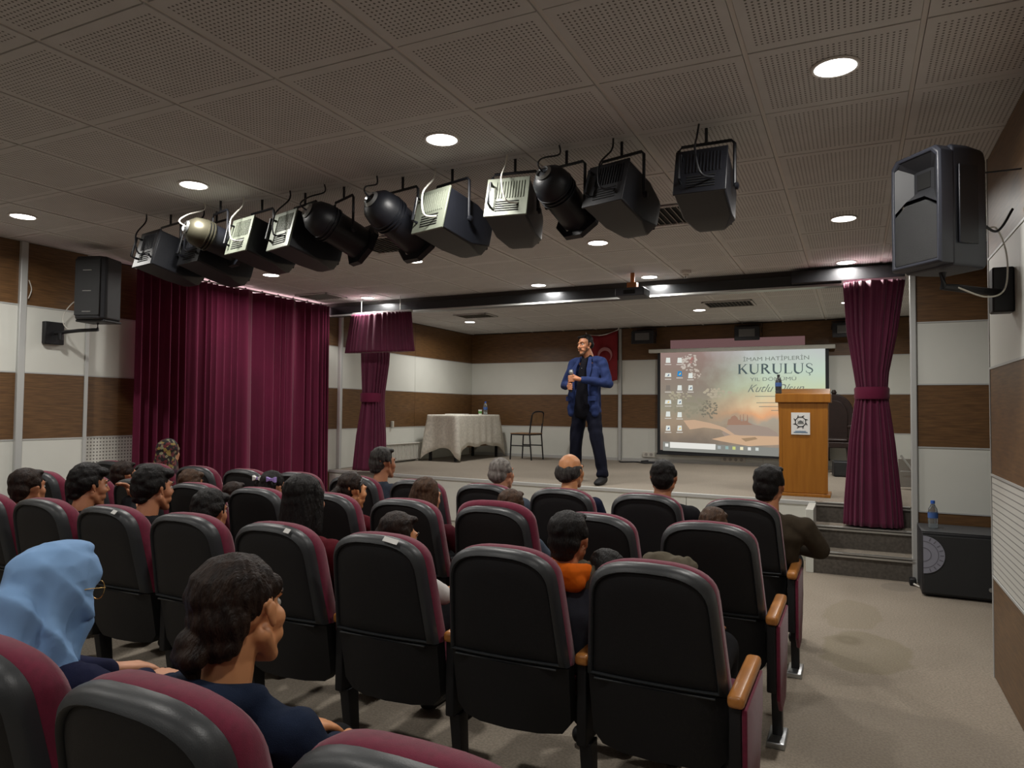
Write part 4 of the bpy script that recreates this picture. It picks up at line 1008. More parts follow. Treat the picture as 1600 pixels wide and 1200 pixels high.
# sockets and cable
for x, z, lb, n in ((-1.75, SZ + .09, 'strip of sockets low on the back wall under the screen', 4), (-3.12, SZ + .12, 'pair of sockets low on the back wall left of the screen', 2)):
    t = empty('socket_strip', (x, YB - .03, z), label=lb, cat='socket')
    MB().box(-.085 * n / 2 - .02, .085 * n / 2 + .02, -.02, 0, -.045, .045).build('cover', M['socket'], t, bevel=.005)
    for k in range(n): MB().lathe([(.026, 0), (.026, .004), (.02, .004), (.018, .001)], 16, rot(PI / 2, 0, 0, (.085 * (k - (n - 1) / 2), -.02, 0))).build('socket_face', M['plaster'], t)
cb = MB().tube(curve_pts([(-3.55, 11.5, SZ + .012), (-3.45, 11.3, SZ + .012), (-3.25, 11.45, SZ + .012), (-3.05, 11.25, SZ + .012), (-2.9, 11.5, SZ + .012), (-3.2, 11.6, SZ + .012), (-3.12, 11.72, SZ + .02)]), .012, 6).build('floor_cable', M['ink'], None, smooth=True)
tag(cb, 'black cable lying in loops on the stage floor by the silver post', 'cable')

# ================================================================== PEOPLE
_ico = None
def ico_pts():
    global _ico
    if _ico is None:
        bm = bmesh.new(); bmesh.ops.create_icosphere(bm, subdivisions=2, radius=1); _ico = np.array([v.co[:] for v in bm.verts]); bm.free()
    return _ico

def blob(name, prims, voxel, m, parent, smooth=3, disp=None, cut=None, mtx=None):
    """hulls of neighbouring ellipsoids fused into one continuous skin. prims: lists of (x, y, z, rx[, ry, rz])"""
    U = ico_pts(); bm = bmesh.new()
    for chain in prims:
        el = [(np.array(p[:3]), np.array([p[3]] * 3 if len(p) == 4 else p[3:6])) for p in chain]
        segs = list(zip(el, el[1:])) if len(el) > 1 else [(el[0], None)]
        for a, b in segs:
            pts = a[0] + U * a[1]
            if b is not None: pts = np.vstack([pts, b[0] + U * b[1]])
            vs = [bm.verts.new(p) for p in pts]
            res = bmesh.ops.convex_hull(bm, input=vs)
            dead = [e for e in res['geom_interior'] + res['geom_unused'] if isinstance(e, bmesh.types.BMVert) and e.is_valid]
            if dead: bmesh.ops.delete(bm, geom=list(set(dead)), context='VERTS')
    me = D.meshes.new(name); bm.to_mesh(me); bm.free()
    if mtx is not None: me.transform(mtx)
    o = D.objects.new(name, me); C.objects.link(o)
    md = o.modifiers.new('r', 'REMESH'); md.mode = 'VOXEL'; md.voxel_size = voxel; md.use_smooth_shade = True
    if smooth: sm = o.modifiers.new('s', 'SMOOTH'); sm.iterations = smooth; sm.factor = .5
    o.update_tag(); bpy.context.view_layer.update()
    me2 = D.meshes.new_from_object(o.evaluated_get(bpy.context.evaluated_depsgraph_get()))
    o.modifiers.clear(); o.data = me2; D.meshes.remove(me); me = me2; me.name = name
    n = len(me.vertices); co = np.empty(n * 3); me.vertices.foreach_get('co', co); co = co.reshape(-1, 3)
    if disp is not None:
        no = np.empty(n * 3); me.vertices.foreach_get('normal', no); no = no.reshape(-1, 3)
        co = co + no * disp(co)[:, None]; me.vertices.foreach_set('co', co.ravel())
    if cut is not None:
        kill = cut(co); b2 = bmesh.new(); b2.from_mesh(me); b2.verts.ensure_lookup_table()
        bmesh.ops.delete(b2, geom=[b2.verts[i] for i in np.nonzero(kill)[0]], context='VERTS'); b2.to_mesh(me); b2.free()
    me.materials.clear(); me.materials.append(m); me.update()
    for p in me.polygons: p.use_smooth = True
    o.name = name
    if parent is not None: o.parent = parent
    return o

def folds(amp, f=14, seed=0):
    def d(P):
        x, y, z = P.T
        return amp * (np.sin(f * (z * 1.3 + .35 * np.sin(x * 9 + seed)) + 3 * np.sin(x * 5 + y * 7 + seed)) * .5 + .5 * np.sin(f * 1.9 * (z * .7 + x * .6 - y * .5) + 2 * np.sin(z * 11 + seed)))
    return d

def skinmat(c): return mat('skin', lin(c), .5, noise=.05, nscale=9)
def clothmat(name, c, n=.12): return mat(name, c, .9, noise=n, nscale=25, bump=.25, bscale=500, spec=.15)
def hairmat(name, c, c2): return mat(name, c, .55, nscale=80, col2=c2, stretch=(1, .35, .18), bump=.6, bscale=260, spec=.22)
SK = {'light': skinmat((196, 140, 108)), 'tan': skinmat((176, 118, 84)), 'warm': skinmat((205, 142, 96))}
HM = {'black': hairmat('black hair', (.0035, .003, .003, 1), (.010, .008, .007, 1)), 'brown': hairmat('brown hair', (.030, .014, .007, 1), (.07, .035, .018, 1)),
      'darkbrown': hairmat('dark brown hair', (.008, .004, .003, 1), (.024, .012, .007, 1)), 'grey': hairmat('grey hair', (.10, .09, .08, 1), (.24, .22, .20, 1)), 'salt': hairmat('greying dark hair', (.015, .013, .012, 1), (.07, .065, .06, 1))}
CM = {}
def cm(key, c=None):
    if key not in CM: CM[key] = clothmat(key + ' cloth', c)
    return CM[key]

def head_prims(s, T):
    """head modelled around its own centre, facing +y; T places and turns it"""
    def e(x, y, z, *r):
        p = T @ Vector((x * s, y * s, z * s)); rr = [q * s for q in r]
        return (p.x, p.y, p.z, *(rr if len(rr) > 1 else rr * 3))
    P = [[e(0, -.018, .030, .074, .091, .082)],
         [e(0, .030, -.005, .060, .050, .055), e(0, .055, -.092, .024, .024, .022)],
         [e(-.048, .0, -.045, .020), e(-.014, .060, -.098, .018)], [e(.048, .0, -.045, .020), e(.014, .060, -.098, .018)],
         [e(0, .080, .012, .007), e(0, .098, -.022, .010)], [e(-.011, .087, -.028, .008), e(.011, .087, -.028, .008)],
         [e(-.020, .074, -.056, .007), e(0, .078, -.054, .010, .009, .006), e(.020, .074, -.056, .007)],
         [e(-.012, .073, -.065, .008), e(.012, .073, -.065, .008)],
         [e(-.040, .066, .026, .011), e(0, .078, .024, .011), e(.040, .066, .026, .011)],
         [e(-.034, .050, -.022, .028)], [e(.034, .050, -.022, .028)],
         [e(-.028, .054, -.055, .024)], [e(.028, .054, -.055, .024)]]
    for k in (-1, 1): P += [[e(k * .072, .002, .008, .005, .009, .011), e(k * .079, -.008, .008, .005, .011, .014), e(k * .073, .002, -.024, .005, .007, .008)]]
    return P, e

def face_parts(t, e, T, s, hm):
    for k in (-1, 1):
        p = e(k * .031, .0655, .004, 1)
        ey = MB().lathe([(.0001, -.011), (.006, -.0095), (.010, -.005), (.0112, 0), (.010, .005), (.006, .0095), (.0001, .011)], 14, cap0=False, cap1=False)
        eye = ey.build('eye', M['ivory'], t, smooth=True, loc=p[:3]); eye.scale = (s, s, s)
        d = T.to_3x3() @ Vector((0, 1, 0))
        MB().lathe([(.0053, 0), (.0045, .0008), (.0001, .0012)], 12, d.to_track_quat('Z', 'Y').to_matrix().to_4x4() @ Matrix.Translation((0, 0, .0103)), cap1=False).build('iris', M['iris'], eye, smooth=True)
        pts = [Vector(e(k * x, y, z, 1)[:3]) for x, y, z in ((.013, .088, .026), (.026, .086, .032), (.040, .076, .031), (.050, .064, .025))]
        MB().tube(pts, [.003 * s, .0042 * s, .004 * s, .002 * s], 6).build('eyebrow', hm, t, smooth=True)

def hand_prims(W, d, n, s, curl=.5, spread=1.0, side=1):
    """W wrist, d finger direction, n back-of-hand normal; five fingers of their own length"""
    W, d, n = Vector(W), Vector(d).normalized(), Vector(n).normalized(); l = d.cross(n).normalized() * side; n = l.cross(d).normalized() * side if False else n
    out = []
    def E(p, r): return (p.x, p.y, p.z, r * s)
    K = W + d * .085 * s
    for k, off in enumerate((-.030, -.010, .010, .030)):
        out.append([E(W + l * off * .55 * s, .014), E(K + l * off * s, .0115)])
    out.append([E(W + d * .02 * s, .018), E(W + d * .07 * s, .017)])
    for k, (off, L_) in enumerate(((-.033, .070), (-.011, .080), (.011, .074), (.033, .058))):
        p = K + l * off * s; pts = [p]; dd = d.copy()
        for q, fr_ in enumerate((.45, .32, .23)):
            a = curl * (.7 + .35 * q); dd = (dd * math.cos(a) - n * math.sin(a)).normalized(); nn = n
            p = p + dd * L_ * fr_ * s; pts.append(p); n2 = (n * math.cos(a) + d * math.sin(a))
        rr = (.0092, .0086, .0080, .0072)
        out.append([E(q, rr[i]) for i, q in enumerate(pts)])
    tb = W + d * .025 * s - l * .022 * s; t1 = tb + (-l * .7 + d * .7 - n * .25).normalized() * .042 * s; t2 = t1 + (d * .85 - l * .15 - n * .5).normalized() * .030 * s
    out.append([E(tb, .014), E(t1, .011), E(t2, .0085)])
    return out

def hair(t, style, e, s, hm, T, vox=.006):
    Ti = T.inverted()
    def strands(amp=.0022, f=55):
        def d(P):
            Q = (np.array(Ti.to_3x3()) @ P.T).T + np.array(Ti.translation)
            x, y, z = (Q / s).T; a = np.arctan2(x, -(y + .02))
            return amp * s * (np.sin(a * 26 + 3 * np.sin(z * 30) + y * 40) + .7 * np.sin(f * x + 17 * y + 40 * z + 2 * np.sin(a * 9)))
        return d
    def rough(amp=.004):
        def d(P):
            Q = (np.array(Ti.to_3x3()) @ P.T).T + np.array(Ti.translation)
            x, y, z = (Q / s).T
            return amp * s * (np.sin(90 * x + 40 * y + 3 * np.sin(60 * z)) * .6 + .6 * np.sin(70 * y - 50 * z + 3 * np.sin(55 * x)) + .4 * np.sin(130 * z + 60 * x))
        return d
    cap = [[e(0, -.026, .048, .081, .092, .076)], [e(0, -.060, .0, .070, .056, .066)], [e(0, -.075, -.048, .050, .030, .028)]]
    sides = [[e(k * .070, -.012, .035, .012, .030, .024), e(k * .072, .012, .008, .006, .010, .018)] for k in (-1, 1)]
    if style == 'short': return blob('hair', cap + sides + [[e(-.03, .034, .088, .034, .028, .018), e(.03, .034, .090, .034, .028, .018)]], vox, hm, t, 3, rough(.0012))
    if style == 'crop': return blob('hair', [[e(0, -.022, .044, .0775, .094, .076)], [e(0, -.062, .0, .071, .056, .066)]] + sides, vox, hm, t, 2, rough(.001))
    if style == 'mop': return blob('hair', cap + sides + [[e(-.033, .044, .074, .040, .036, .028), e(.033, .044, .076, .040, .036, .028)], [e(0, -.02, .09, .07, .07, .04)], [e(-.05, -.04, .02, .035, .05, .05)], [e(.05, -.04, .02, .035, .05, .05)]], vox, hm, t, 3, rough(.0020))
    if style == 'bald':
        ch = [e(-.068, .010, .006, .009, .016, .030), e(-.066, -.035, .0, .014, .030, .044), e(-.040, -.082, -.006, .030, .026, .050), e(0, -.094, -.010, .030, .022, .052), e(.040, -.082, -.006, .030, .026, .050), e(.066, -.035, .0, .014, .030, .044), e(.068, .010, .006, .009, .016, .030)]
        return blob('hair', [ch, [e(0, -.075, -.045, .050, .030, .026)]], vox, hm, t, 3, rough(.0008))
    if style == 'thin': return blob('hair', [[e(0, -.024, .040, .0775, .092, .0765)], [e(0, -.062, .0, .071, .056, .062)]] + sides, vox, hm, t, 2, rough(.0008))
    if style == 'long':
        return blob('hair', cap + sides + [[e(0, -.045, .02, .080, .066, .075), e(0, -.075, -.12, .085, .045, .05), e(0, -.085, -.24, .090, .036, .06)], [e(-.066, .0, .02, .020, .035, .05), e(-.078, -.02, -.12, .020, .03, .05)], [e(.066, .0, .02, .020, .035, .05), e(.078, -.02, -.12, .020, .03, .05)]], vox, hm, t, 2, strands(.0012))
    if style == 'pony':
        return blob('hair', cap + sides + [[e(0, -.11, .0, .024), e(0, -.135, -.03, .030, .026, .03), e(0, -.13, -.12, .024), e(0, -.115, -.19, .012)]], vox, hm, t, 2, strands(.0010))
    if style == 'bun':
        return blob('hair', [[e(0, -.026, .045, .0815, .096, .080)], [e(0, -.064, .0, .070, .056, .066)], [e(0, -.072, -.045, .056, .042, .036)], [e(-.054, .026, .046, .020, .030, .026), e(-.060, -.02, .040, .014, .02, .02)], [e(.054, .026, .046, .020, .030, .026), e(.060, -.02, .040, .014, .02, .02)],
                                [e(-.030, -.102, -.040, .038, .034, .034)], [e(-.018, -.118, -.060, .032, .028, .026)], [e(-.044, -.106, -.058, .030, .028, .028)], [e(-.030, -.108, -.075, .020), e(-.025, -.104, -.105, .010)]], vox, hm, t, 2, strands(.0009, 80))
    if style == 'bow': return blob('hair', cap + sides + [[e(k * .06, -.06, .06, .022), e(k * .085, -.08, .02, .022), e(k * .085, -.08, -.07, .012)] for k in (-1, 1)], vox, hm, t, 2, strands(.0018))

def person(label, px, py, row_y, s=1.0, yaw=0, hyaw=0, hpitch=0, hroll=0, style='short', hc='black', sk='tan', top=('navy', (.015, .02, .045)), legs=('black', (.012, .012, .014)), dy=.33, vox=.009, elbow=None, fine=False, extra=None, leanx=0, armsup=False, group='seated audience', seatx=None, wide=1.0):
    yy = row_y + dy; P = at(px, py, 1, yy); zt = P.z
    t = empty('person', (P.x, yy, 0), math.radians(yaw), label, 'person', group)
    hc_z = zt - .118 * s
    T = Matrix.Translation((0, .0, hc_z)) @ Euler((math.radians(hpitch), math.radians(hroll), math.radians(hyaw)), 'XYZ').to_matrix().to_4x4()
    hp, e = head_prims(s, T)
    nb = zt - .262 * s; sh = zt - .302 * s; hip = .50; sxo = (seatx - P.x) if seatx is not None else -leanx
    sw = .168 * s * wide; chest = (sh + hip) / 2 + .04
    kx = .40 * min(1, s + .05)
    el = max(.655, hip + (sh - hip) * .38)
    body = hp + [[(0, -.022 * s, hc_z - .055 * s, .050 * s), (sxo * .1, -.045 * s, nb, .056 * s), (sxo * .2, -.04, nb - .06, .07 * s, .05 * s, .04 * s)],
                 [(sxo * .25, -.03, sh - .03, sw * .7, .06, .05), (sxo * .6, .0, (sh + hip) / 2, .10, .07, .08), (sxo, .04, hip, .12, .085, .06)]]
    if style == 'bun': body += [[e(k * .074, .004, .006, .008, .010, .014), e(k * .083, -.010, .004, .006, .013, .020), e(k * .078, .0, -.024, .006, .008, .009)] for k in (-1, 1)]
    arms = []
    for k in (-1, 1):
        S = (sxo * .2 + k * sw, -.03, sh - .02); Ee = (sxo * .6 + k * min(.212, sw + .04), .04, el); W = (sxo + k * .085, .24, .618)
        if elbow and k == 1: Ee, W = elbow
        if armsup and k == 1: Ee = (sxo * .6 + .20, .14, el + .02); W = (.085, .20, hc_z - .10 * s)
        body += [[(*S, .035), (*Ee, .030), (*W, .022)]]
        if armsup and k == 1: body += hand_prims(W, (-.2, -.2, .9), (.3, .9, .3), s * .95, .8)
        else: body += hand_prims(W, (-.25 * k, .92, -.15), (0, .15, 1), s * .95, .35, side=-k)
        arms.append([(*S, .058 * s), (*Ee, .050 * s), (W[0], W[1] - .03, W[2], .038 * s)])
        body += [[(sxo + k * .08, .05, hip, .06), (sxo + k * .095, kx + .02, .50, .045), (sxo + k * .10, kx + .05, .08, .032)], [(sxo + k * .10, kx + .04, .05, .03), (sxo + k * .10, kx + .14, .035, .028, .03, .02)]]
    blob('body', body, .005 if fine else vox, SK[sk], t, 7 if fine else 3)
    torso = ([] if style == 'bun' else [[(sxo * .1, -.048 * s, nb - .008, .070 * s, .066 * s, .046 * s)]]) + [[(sxo * .15, -.04, sh + .005, sw * .62, .058 * s, .045 * s), (sxo * .3, -.03, sh - .08, sw * 1.02, .095 * s, .07), (sxo * .65, .005, chest - .07, .145 * s * wide, .100 * s + .005, .08), (sxo, .035, hip + .06, .155 * s, .105, .07)],
             [(sxo * .15 - sw * .55, -.035, sh + .0, .045 * s), (sxo * .15 - sw, -.03, sh - .025, .055 * s)], [(sxo * .15 + sw * .55, -.035, sh + .0, .045 * s), (sxo * .15 + sw, -.03, sh - .025, .055 * s)]] + arms
    if extra == 'hood': torso += [[(.088 * s, -.05, sh + .045, .032 * s), (.05 * s, -.120 * s, sh + .045, .046 * s), (-.05 * s, -.120 * s, sh + .045, .046 * s), (-.088 * s, -.05, sh + .045, .032 * s)], [(-.05 * s, -.13 * s, sh - .02, .04 * s), (.05 * s, -.13 * s, sh - .02, .04 * s)]]
    cl = blob('top_clothing', torso, .010, cm(*top), t, 3, folds(.0045, 16, px % 7))
    blob('trousers', [[(sxo + k * .07, .03, hip, .085, .09, .075), (sxo + k * .09, kx + .01, .505, .066), (sxo + k * .10, kx + .04, .12, .048)] for k in (-1, 1)], .014, cm(*legs), t, 3, folds(.004, 14, 2))
    for k in (-1, 1): blob('shoe', [[(sxo + k * .10, kx + .02, .045, .040, .045, .040), (sxo + k * .10, kx + .15, .03, .038, .045, .028)]], .012, M['black_plastic'], t, 2)
    hm = HM[hc]
    if style not in ('scarf', 'hijab', 'cap'):
        hair(t, style, e, s, hm, T, .006 if not fine else .0045)
    face_parts(t, e, T, s, hm)
    return t, e, T

NAVY, BLK = ('navy', (.012, .018, .042)), ('black', (.010, .010, .012))
YA, YBr, YC, YF = 2.15, 3.06, 3.95, .75
# front row
person('man in profile with short greying dark hair at the left of the front row', 600, 698, YC, 1.0, 0, -18, 0, 0, 'short', 'salt', 'tan', ('slate blue', (.04, .05, .07)), seatx=None, vox=.007)
person('elderly man with close grey hair and blue grey jacket seen from behind', 785, 713, YC, .98, 0, -8, 4, 0, 'thin', 'grey', 'light', ('blue grey', (.06, .075, .10)), vox=.008)
t_, e_, T_ = person('man with bald crown and dark navy jacket seen from behind', 893, 707, YC, 1.0, 0, -14, 2, 0, 'bald', 'salt', 'warm', ('deep navy', (.010, .014, .035)), vox=.008, leanx=.0)
person('man with very short black hair and visible ears, fourth man along the front row', 1037, 717, YC, 1.0, 0, 6, 0, 0, 'crop', 'black', 'tan', BLK, vox=.008)
# man in brown jacket with his elbow out on the armrest
t_, e_, T_ = person('man with thick black hair and brown jacket, elbow out over the aisle armrest', 1202, 725, YC, 1.05, 0, -12, 2, 3, 'short', 'black', 'tan', ('olive brown', (.045, .034, .022)), vox=.008, wide=1.05, elbow=((.262, .03, .655), (.13, .25, .625)))
t_, e_, T_ = person('woman in a dark floral headscarf in front of the big curtain', 265, 686, YC, .98, 0, 5, 0, 0, 'scarf', 'black', 'light', ('dark plum', (.03, .012, .02)), vox=.010)
def scarfmat():
    m = mat('floral scarf print', (.02, .015, .012), .75, bump=.2, bscale=300); nt = m.node_tree; b = nt.nodes['Principled BSDF']
    tc = nt.nodes.new('ShaderNodeTexCoord'); vz = nt.nodes.new('ShaderNodeTexVoronoi'); vz.inputs['Scale'].default_value = 48; nt.links.new(tc.outputs['Object'], vz.inputs['Vector'])
    r = nt.nodes.new('ShaderNodeValToRGB'); r.color_ramp.interpolation = 'CONSTANT'; sp = nt.nodes.new('ShaderNodeSeparateColor'); nt.links.new(vz.outputs['Color'], sp.inputs[0]); nt.links.new(sp.outputs[0], r.inputs[0])
    el = r.color_ramp.elements; el[0].color = (.008, .006, .006, 1); el[1].position = .55; el[1].color = (.12, .010, .016, 1)
    for p, c in ((.72, (.26, .18, .04, 1)), (.84, (.14, .05, .05, 1)), (.92, (.22, .21, .12, 1))): k = el.new(p); k.color = c
    nt.links.new(r.outputs[0], b.inputs['Base Color']); return m
def face_cut(T, s, ry=.085, rx=.060, zc=-.012, ymin=.045):
    Ti = T.inverted()
    def c(P):
        Q = ((np.array(Ti.to_3x3()) @ P.T).T + np.array(Ti.translation)) / s
        return (Q[:, 1] > ymin) & ((Q[:, 0] / rx) ** 2 + ((Q[:, 2] - zc) / ry) ** 2 < 1)
    return c
blob('headscarf', [[e_(0, -.020, .030, .090, .108, .098)], [e_(0, -.04, -.02, .085, .085, .085), e_(0, -.05, -.19, .12, .085, .06), e_(0, -.05, -.27, .16, .10, .05)], [e_(0, .02, -.08, .06, .06, .05), e_(0, .03, -.22, .08, .06, .05)]], .008, scarfmat(), t_, 3, folds(.004, 30, 4), face_cut(T_, .98))
# second row
t_, e_, T_ = person('child with dark hair and two lilac bows in the second row', 428, 736, YBr, .88, 0, -5, -8, 0, 'bow', 'black', 'light', BLK)
for x, yy in ((-.075, -.09), (.070, -.09)):
    p = e_(x, yy, .055, 1)
    MB().lathe([(.008, -.008), (.008, .008)], 8).build('bow_knot', M['purple'], t_, loc=p[:3])
    for k in (-1, 1): MB().loft([[(k * .005, -.006, -.006), (k * .005, .006, -.006), (k * .005, .006, .006), (k * .005, -.006, .006)], [(k * .034, -.012, -.018), (k * .034, .012, -.018), (k * .034, .012, .018), (k * .034, -.012, .018)]]).build('bow_loop', M['purple'] if x > 0 else M['paper'], t_, bevel=.003, loc=p[:3])
t_, e_, T_ = person('girl with tied dark hair, silver star clip and pink clip, face turned right', 552, 738, YBr, .92, 0, -22, -6, 0, 'pony', 'darkbrown', 'warm', ('dark red', (.09, .008, .014)), vox=.007)
p = e_(-.062, -.055, .045, 1); MB().lathe([(.016, -.01), (.020, 0), (.016, .01)], 12).build('hair_clip', M['pink'], t_, smooth=True, loc=p[:3])
p = e_(.074, .010, .060, 1)
st5 = [((.020 if k % 2 == 0 else .009) * math.cos(PI / 2 + PI * k / 5), (.020 if k % 2 == 0 else .009) * math.sin(PI / 2 + PI * k / 5)) for k in range(10)]
MB().poly(st5, 0, .0, .006).build('star_clip', M['chrome'], t_, loc=p[:3])
person('girl with long light brown hair and dark maroon top in the second row', 668, 746, YBr, .90, 0, -15, -10, 0, 'long', 'brown', 'light', ('dark maroon', (.06, .008, .014)), vox=.008)
person('child with brown hair barely above the bulging maroon chair', 800, 764, YBr, .86, 0, 0, -5, 0, 'short', 'brown', 'light', ('grey blue', (.06, .08, .11)), vox=.010)
person('child with soft brown hair just above the second row aisle chair', 1115, 794, YBr, .80, 0, -5, -5, 0, 'mop', 'brown', 'light', BLK, vox=.010)
person('child with dark brown hair under the perforated wall panel in the second row', 196, 720, YBr, .90, 0, -5, 0, 0, 'short', 'darkbrown', 'tan', BLK, vox=.010)
person('child with brown hair low between chairs in the left of the second row', 300, 734, YBr, .86, 0, 5, 0, 0, 'mop', 'brown', 'tan', BLK, vox=.010)
person('small child with dark hair peeking left of the girl with bows', 368, 752, YBr, .78, 0, 0, 0, 0, 'short', 'darkbrown', 'tan', BLK, vox=.010)
# third row
person('boy with black hair, orange collar and grey padded jacket', 890, 797, YA, .92, 0, 0, 0, 0, 'short', 'black', 'tan', ('slate padded', (.055, .060, .078)), vox=.007)
t_ = [o for o in C.objects if o.name.startswith('person') and 'orange' in o.get('label', '')][0]
ztb = at(890, 797, 1, YA + .33).z
blob('orange_hood', [[(-.070, .02, ztb - .215, .030), (-.082, -.05, ztb - .215, .036), (-.045, -.095, ztb - .215, .040), (.045, -.095, ztb - .215, .040), (.082, -.05, ztb - .215, .036), (.070, .02, ztb - .215, .030)], [(-.065, -.095, ztb - .238, .036), (.065, -.095, ztb - .238, .036)]], .006, clothmat('orange fleece', (.62, .12, .006)), t_, 2, folds(.003, 60, 1))
person('child in olive coat slumped low with dark hair behind the third row aisle chair', 948, 860, YA, .80, 0, 8, -4, 0, 'mop', 'black', 'tan', ('dull olive coat', (.10, .085, .06)), vox=.009, dy=.36, seatx=-.56, wide=.9)
q_ = at(1042, 862, 1, 2.47)
blob('coat_hood', [[(q_.x - t_.location.x - .05, .0, q_.z - .045, .045, .05, .04), (q_.x - t_.location.x + .06, .0, q_.z - .05, .045, .05, .035)], [(-.04, -.02, q_.z - .14, .07), (q_.x - t_.location.x, .0, q_.z - .08, .05)]], .006, cm('dull olive coat'), t_, 2, folds(.006, 75, 2))
person('child with swept dark brown hair, cheek turned right, above a stickered chair', 624, 800, YA, .90, 0, -24, -10, 0, 'short', 'darkbrown', 'warm', ('white shirt', (.55, .54, .52)), vox=.007)
person('girl with long straight black hair and dark red top in the third row', 478, 740, YA, 1.02, 0, 4, 0, 0, 'long', 'black', 'light', ('dark red', (.09, .008, .014)), vox=.008)
person('person with tousled black hair low between third row chairs', 330, 765, YA, .92, 0, 6, -6, 0, 'mop', 'black', 'tan', BLK, vox=.009)
person('boy in right profile with thick black hair and dark shirt', 242, 727, YA, 1.0, 0, -8, -2, 0, 'mop', 'black', 'tan', BLK, fine=True)
person('boy in right profile with thick black hair resting a hand at his chin', 141, 725, YA, 1.0, 0, -14, -4, 0, 'mop', 'black', 'tan', BLK, fine=True, armsup=True)
person('person with fine dark brown hair at the far left of the third row', 46, 731, YA, .98, 0, 10, 0, 0, 'short', 'darkbrown', 'tan', BLK, vox=.009)
# nearest row
t_, e_, T_ = person('girl with dark hair pinned in a low bun and navy hooded sweatshirt', 380, 865, YF, 1.06, -2, 7, -2, -7, 'bun', 'darkbrown', 'warm', ('navy sweatshirt', (.012, .020, .044)), fine=True, extra='hood', dy=.39, wide=1.05)
t_, e_, T_ = person('girl in a light blue headscarf with round gold glasses', 88, 852, YF, 1.06, 0, 6, -12, -4, 'hijab', 'black', 'light', ('dark indigo', (.012, .014, .04)), fine=True, dy=.46)
def veil(P):
    Q = ((np.array(T_.inverted().to_3x3()) @ P.T).T + np.array(T_.inverted().translation)) / 1.06
    x, y, z = Q.T; low = np.clip((.10 - z) * 5, 0, 1.6)
    return .0135 * low * (1 - 2 * np.abs(np.sin(20 * (y + .5 * z) + 1.5 * np.sin(9 * z) + 2 * x)) + .45 * np.sin(75 * (y * .8 - .3 * z) + 14 * x + 2) + .5 * np.sin(30 * x + 18 * z)) + .0015 * np.sin(60 * y + 25 * z) * (z < .12)
blob('headscarf', [[e_(0, -.015, .030, .092, .124, .098)], [e_(0, -.0, -.03, .080, .100, .08)], [e_(0, -.03, .0, .092, .108, .09), e_(0, -.035, -.10, .090, .095, .07), e_(0, -.045, -.20, .125, .100, .07), e_(0, -.06, -.31, .19, .115, .07), e_(0, -.06, -.42, .21, .115, .06)],
                   [e_(0, .040, -.085, .060, .062, .045), e_(.01, .055, -.19, .072, .055, .06), e_(.03, .08, -.33, .062, .035, .06), e_(.035, .085, -.42, .045, .02, .05)], [e_(0, .0, .10, .06, .085, .03)], [e_(0, -.10, -.05, .075, .06, .08), e_(0, -.13, -.24, .13, .05, .08)]],
     .0065, mat('light blue headscarf cotton', (.20, .36, .62), .8, noise=.05, nscale=12, bump=.15, bscale=700), t_, 3, veil, face_cut(T_, 1.06, .080, .056, -.012, .072))
gl = MB()
for k in (-1, 1):
    cpt = Vector((k * .034, .100, .004)); ring = [Vector(e_(cpt.x + .024 * math.cos(a), cpt.y - .004 * abs(math.cos(a)), cpt.z + .024 * math.sin(a), 1)[:3]) for a in [2 * PI * i / 20 for i in range(21)]]
    gl.tube(ring, .0014, 6); gl.tube([Vector(e_(k * .058, .098, .010, 1)[:3]), Vector(e_(k * .080, .03, .008, 1)[:3]), Vector(e_(k * .080, -.01, .002, 1)[:3])], .0013, 6)
gl.tube([Vector(e_(-.010, .101, .008, 1)[:3]), Vector(e_(0, .108, .010, 1)[:3]), Vector(e_(.010, .101, .008, 1)[:3])], .0013, 6)
gl.build('glasses', M['gold'], t_, smooth=True)

# ------------------------------------------------------------------ the speaker
pr = math.radians(180 - 14)
sx, sy = -2.86, 7.95
t = empty('person', (sx, sy, SZ), pr, 'standing man in blue jacket and dark trousers speaking with a microphone on stage', 'person')
Rz = Matrix.Rotation(-pr, 3, 'Z')
def loc_of(x, y, z): return Rz @ Vector((x - sx, y - sy, z - SZ))
fr_, fl_ = loc_of(-3.02, 8.02, SZ), loc_of(-2.62, 7.84, SZ)     # his right (image left) and left feet
T = Matrix.Translation((.015, .02, 1.632)) @ Euler((math.radians(-6), math.radians(3), math.radians(-12)), 'XYZ').to_matrix().to_4x4()
hp, e = head_prims(1.04, T)
Lh, Rh = Vector((-.045, .285, 1.185)), Vector((.055, .275, 1.165))
MIC = Vector((.015, .30, 1.20))
elL, elR = Vector((-.315, .02, 1.165)), Vector((.315, .0, 1.155))
body = hp + [[(.01, -.0, 1.575, .054), (0, -.03, 1.50, .062), (0, -.03, 1.44, .09, .06, .04)], [(0, -.02, 1.38, .15, .08, .07), (0, 0, 1.15, .12, .08, .1), (0, 0, .95, .13, .09, .08)]]
def fist(W, tip, k):
    """hand closed round the upright microphone: palm beside it, fingers wrapped in front, thumb up its back"""
    out = []; d = (tip - W).normalized()
    E = lambda p, r: (p.x, p.y, p.z, r)
    out.append([E(W, .024), E(W + d * .035, .026), E(tip, .022)])
    for q in range(4):
        z = .030 - q * .021; a = tip + Vector((k * -.004, .004, z)); b = MIC + Vector((k * .026, .024, 0)); b.z = a.z; c_ = MIC + Vector((-k * .010, .034, 0)); c_.z = a.z - .002; d2 = MIC + Vector((-k * .026, .018, 0)); d2.z = a.z - .003
        out.append([E(a, .0098), E(b, .0094), E(c_, .0088), E(d2, .0078)][: 4 if q in (1, 2) else 4])
    th = tip + Vector((0, -.012, .03)); out.append([E(W + d * .03 + Vector((0, 0, .012)), .013), E(th, .0115), E(MIC + Vector((k * .006, -.004, tip.z - MIC.z + .055)), .0095)])
    return out
